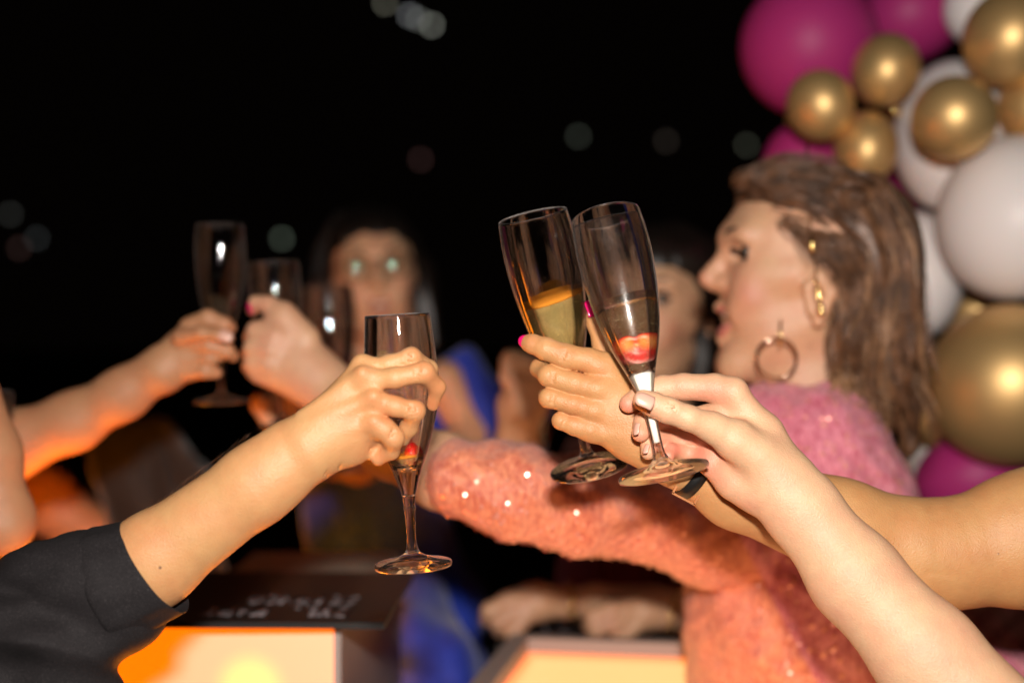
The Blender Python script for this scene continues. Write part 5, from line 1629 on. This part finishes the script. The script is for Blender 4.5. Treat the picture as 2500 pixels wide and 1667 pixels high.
# two hands resting on the board, of the guest hidden behind the dress
P_H = thing('person', at(1700, 1560, 2.0), 'guest hidden by the dress whose two braceleted hands rest on the board at the bottom', 'person')
t7 = Tr(1100, 1380, 3.794, 1.88)
hands = [
    (0.014, t7.ch([(1900, 350, 60, 170), (1350, 330, 20, 150), (1050, 340, 0, 130), (800, 340, -10, 170), (560, 380, -10, 150)]), 0.01),
    (0.006, t7.ch([(560, 330, -20, 90), (360, 420, -20, 78), (330, 500, -10, 66)]), 0.008), (0.006, t7.ch([(600, 420, -26, 92), (440, 520, -30, 80), (450, 600, -20, 66)]), 0.008),
    (0.006, t7.ch([(680, 480, -26, 95), (580, 620, -30, 82), (590, 690, -20, 60)]), 0.008),
    (0.014, t7.ch([(2300, 420, 20, 200), (2000, 400, -10, 170), (1780, 430, -20, 165), (1560, 480, -20, 150)]), 0.01),
    (0.006, t7.ch([(1480, 420, -30, 95), (1330, 480, -35, 88), (1290, 560, -30, 76)]), 0.008), (0.006, t7.ch([(1500, 520, -36, 100), (1350, 580, -40, 88), (1340, 650, -34, 70)]), 0.008),
    (0.006, t7.ch([(1720, 540, -40, 90), (1560, 680, -50, 70), (1470, 760, -56, 50)]), 0.008),
]
sculpt('body', [hands[0], hands[4]], SK_F, P_H, vox=0.0025, smooth=2, fingers=[hands[1], hands[2], hands[3], hands[5], hands[6], hands[7]], fj=0.009)
nail(t7.p(1420, 770, -66), t7.p(1380, 790, -66) - t7.p(1480, 740, -60), (-0.2, -0.8, 0.5), 0.022, 0.016, M_PINKN, P_H)
br1 = ring_around(t7.p(1090, 340, 0), t7.p(1300, 335, 10) - t7.p(1000, 345, 0), 0.026, 0.006, 0.0015, M_GOLD, 'bracelet', P_H)
for k in range(8):
    a = -math.pi / 2 + (k - 3.5) * 0.3
    mb = MB(); mb.ball(t7.p(1090 + 8 * k, 400 + 14 * k, -32), 0.0024, 8, 6); mb.build('bead', M_GOLD, br1)
V, F = tube([t7.p(2110, 240, -60), t7.p(2050, 400, -90), t7.p(2020, 560, -90), t7.p(2080, 720, -80)], 0.0012, 6)
br2 = mesh_obj('chain_bracelet', V, F, M_GOLD, P_H)
for q in [(2120, 250), (2060, 320), (2150, 365), (2075, 410), (2050, 490), (2010, 600), (2110, 640), (2080, 710), (2040, 560)]:
    mb = MB(); mb.ball(t7.p(q[0], q[1], -94), 0.0028, 8, 6); mb.build('bead', M_GOLD, br2)

# ================================================================== LEFT GUESTS
P_D = thing('person', at(0, 1150, 1.5), 'guest whose bare arm reaches in from the left edge holding up the leftmost flute', 'person')
s4 = Tr(0, 0, 1, 1.50)
armD = s4.ch([(-120, 1170, 40, 112), (30, 1085, 30, 78), (180, 1028, 20, 68), (300, 962, 8, 58), (395, 898, 0, 54)], 0.85)
palmD = t4.ch([(80, 870, 0, 172), (250, 640, 0, 130), (330, 500, 4, 96)]) + t4.ch([(110, 870, 4, 165), (330, 780, 0, 128), (420, 870, 4, 78)])
fiD = [
    (0.004, t4.ch([(330, 460, -6, 100), (500, 380, -14, 84), (660, 440, -16, 70), (720, 470, -10, 56)])),
    (0.004, t4.ch([(330, 640, -10, 100), (520, 640, -22, 82), (680, 690, -22, 72), (740, 740, -12, 60)])),
    (0.004, t4.ch([(330, 760, -8, 96), (520, 760, -18, 78), (640, 720, -20, 60)])),
    (0.004, t4.ch([(330, 880, -6, 92), (480, 880, -16, 74), (580, 900, -12, 60)])),
    (0.004, t4.ch([(250, 560, -20, 90), (440, 520, -34, 66), (600, 540, -38, 62), (700, 570, -38, 54)])),
]
sculpt('body', [(0.014, armD + palmD)], SK_D, P_D, vox=0.002, smooth=2, fingers=fiD)
nail(t4.p(670, 545, -53), t4.p(740, 570, -53) - t4.p(600, 530, -53), (0, -0.95, 0.3), 0.014, 0.012, M_NAIL, P_D)

P_L = thing('person', at(-60, 1200, 1.3), 'guest at the left edge showing only a bent elbow above the black sleeve', 'person')
s5 = Tr(0, 0, 1, 1.34)
sculpt('body', [(0.02, s5.ch([(-80, 960, 0, 76), (-34, 1110, 0, 76), (6, 1262, 0, 64), (6, 1285, -4, 62)]) + s5.ch([(6, 1280, 0, 60), (-130, 1250, -20, 84)]))], SK_D, P_L, vox=0.003, smooth=2)
P_M = thing('person', at(100, 1300, 1.8), 'guest behind the elbow whose blurred brown forearm slopes down to the right', 'person')
s6 = Tr(0, 0, 1, 2.3)
sculpt('body', [(0.02, s6.ch([(-60, 1120, 0, 80), (100, 1215, 0, 78), (230, 1310, 0, 64), (360, 1390, 0, 52), (430, 1430, 0, 54)]))], SK_D, P_M, vox=0.004, smooth=2)
blk = fabric('dark_grey_cloth', (0.006, 0.006, 0.006), (0.014, 0.014, 0.014), 60.0, bump=0.3)
sculpt('shirt', [(0.03, Tr(0, 0, 1, 2.3).ch([(330, 1130, 0, 120), (420, 1250, 0, 130), (400, 1600, 0, 160)]))], blk, P_M, vox=0.007, disp=w_disp)

flute(at(541, 985, 1.52), at(537, 548, 1.515), 'leftmost flute, held up by the bare arm from the left edge', G_FAR, G_DRINK2, 0.60, (0, 0), seg=48, fn=2)
flute(at(688, 1045, 1.56), at(668, 640, 1.56), 'flute in the fist with the black wristband, bright streaks on its side', G_FAR, G_DRINK2, 0.42, (0, 0), seg=48, hw_foot=0.14,
      bowl=[(0.285, 0.030), (0.33, 0.05), (0.40, 0.078), (0.48, 0.108), (0.58, 0.135), (0.70, 0.150), (0.82, 0.156), (0.92, 0.152), (1.0, 0.145)])
flute(at(822, 1158, 1.98), at(800, 700, 2.0), 'dim flute of rose drink behind the fist with the black wristband', G_FAR, G_ROSE, 0.60, (0, 0), seg=48)
flute(at(-12, 1270, 1.50), at(-12, 955, 1.5), 'flute cut off by the left edge next to the bent elbow', G_FAR, G_ROSE, 0.5, (0, 0), seg=32)
flute(at(1325, 1190, 1.84), at(1322, 860, 1.84), 'flute of rose drink in the blurred fist left of the pink nails', G_FAR, G_ROSE, 0.5, (0, 0), seg=32)
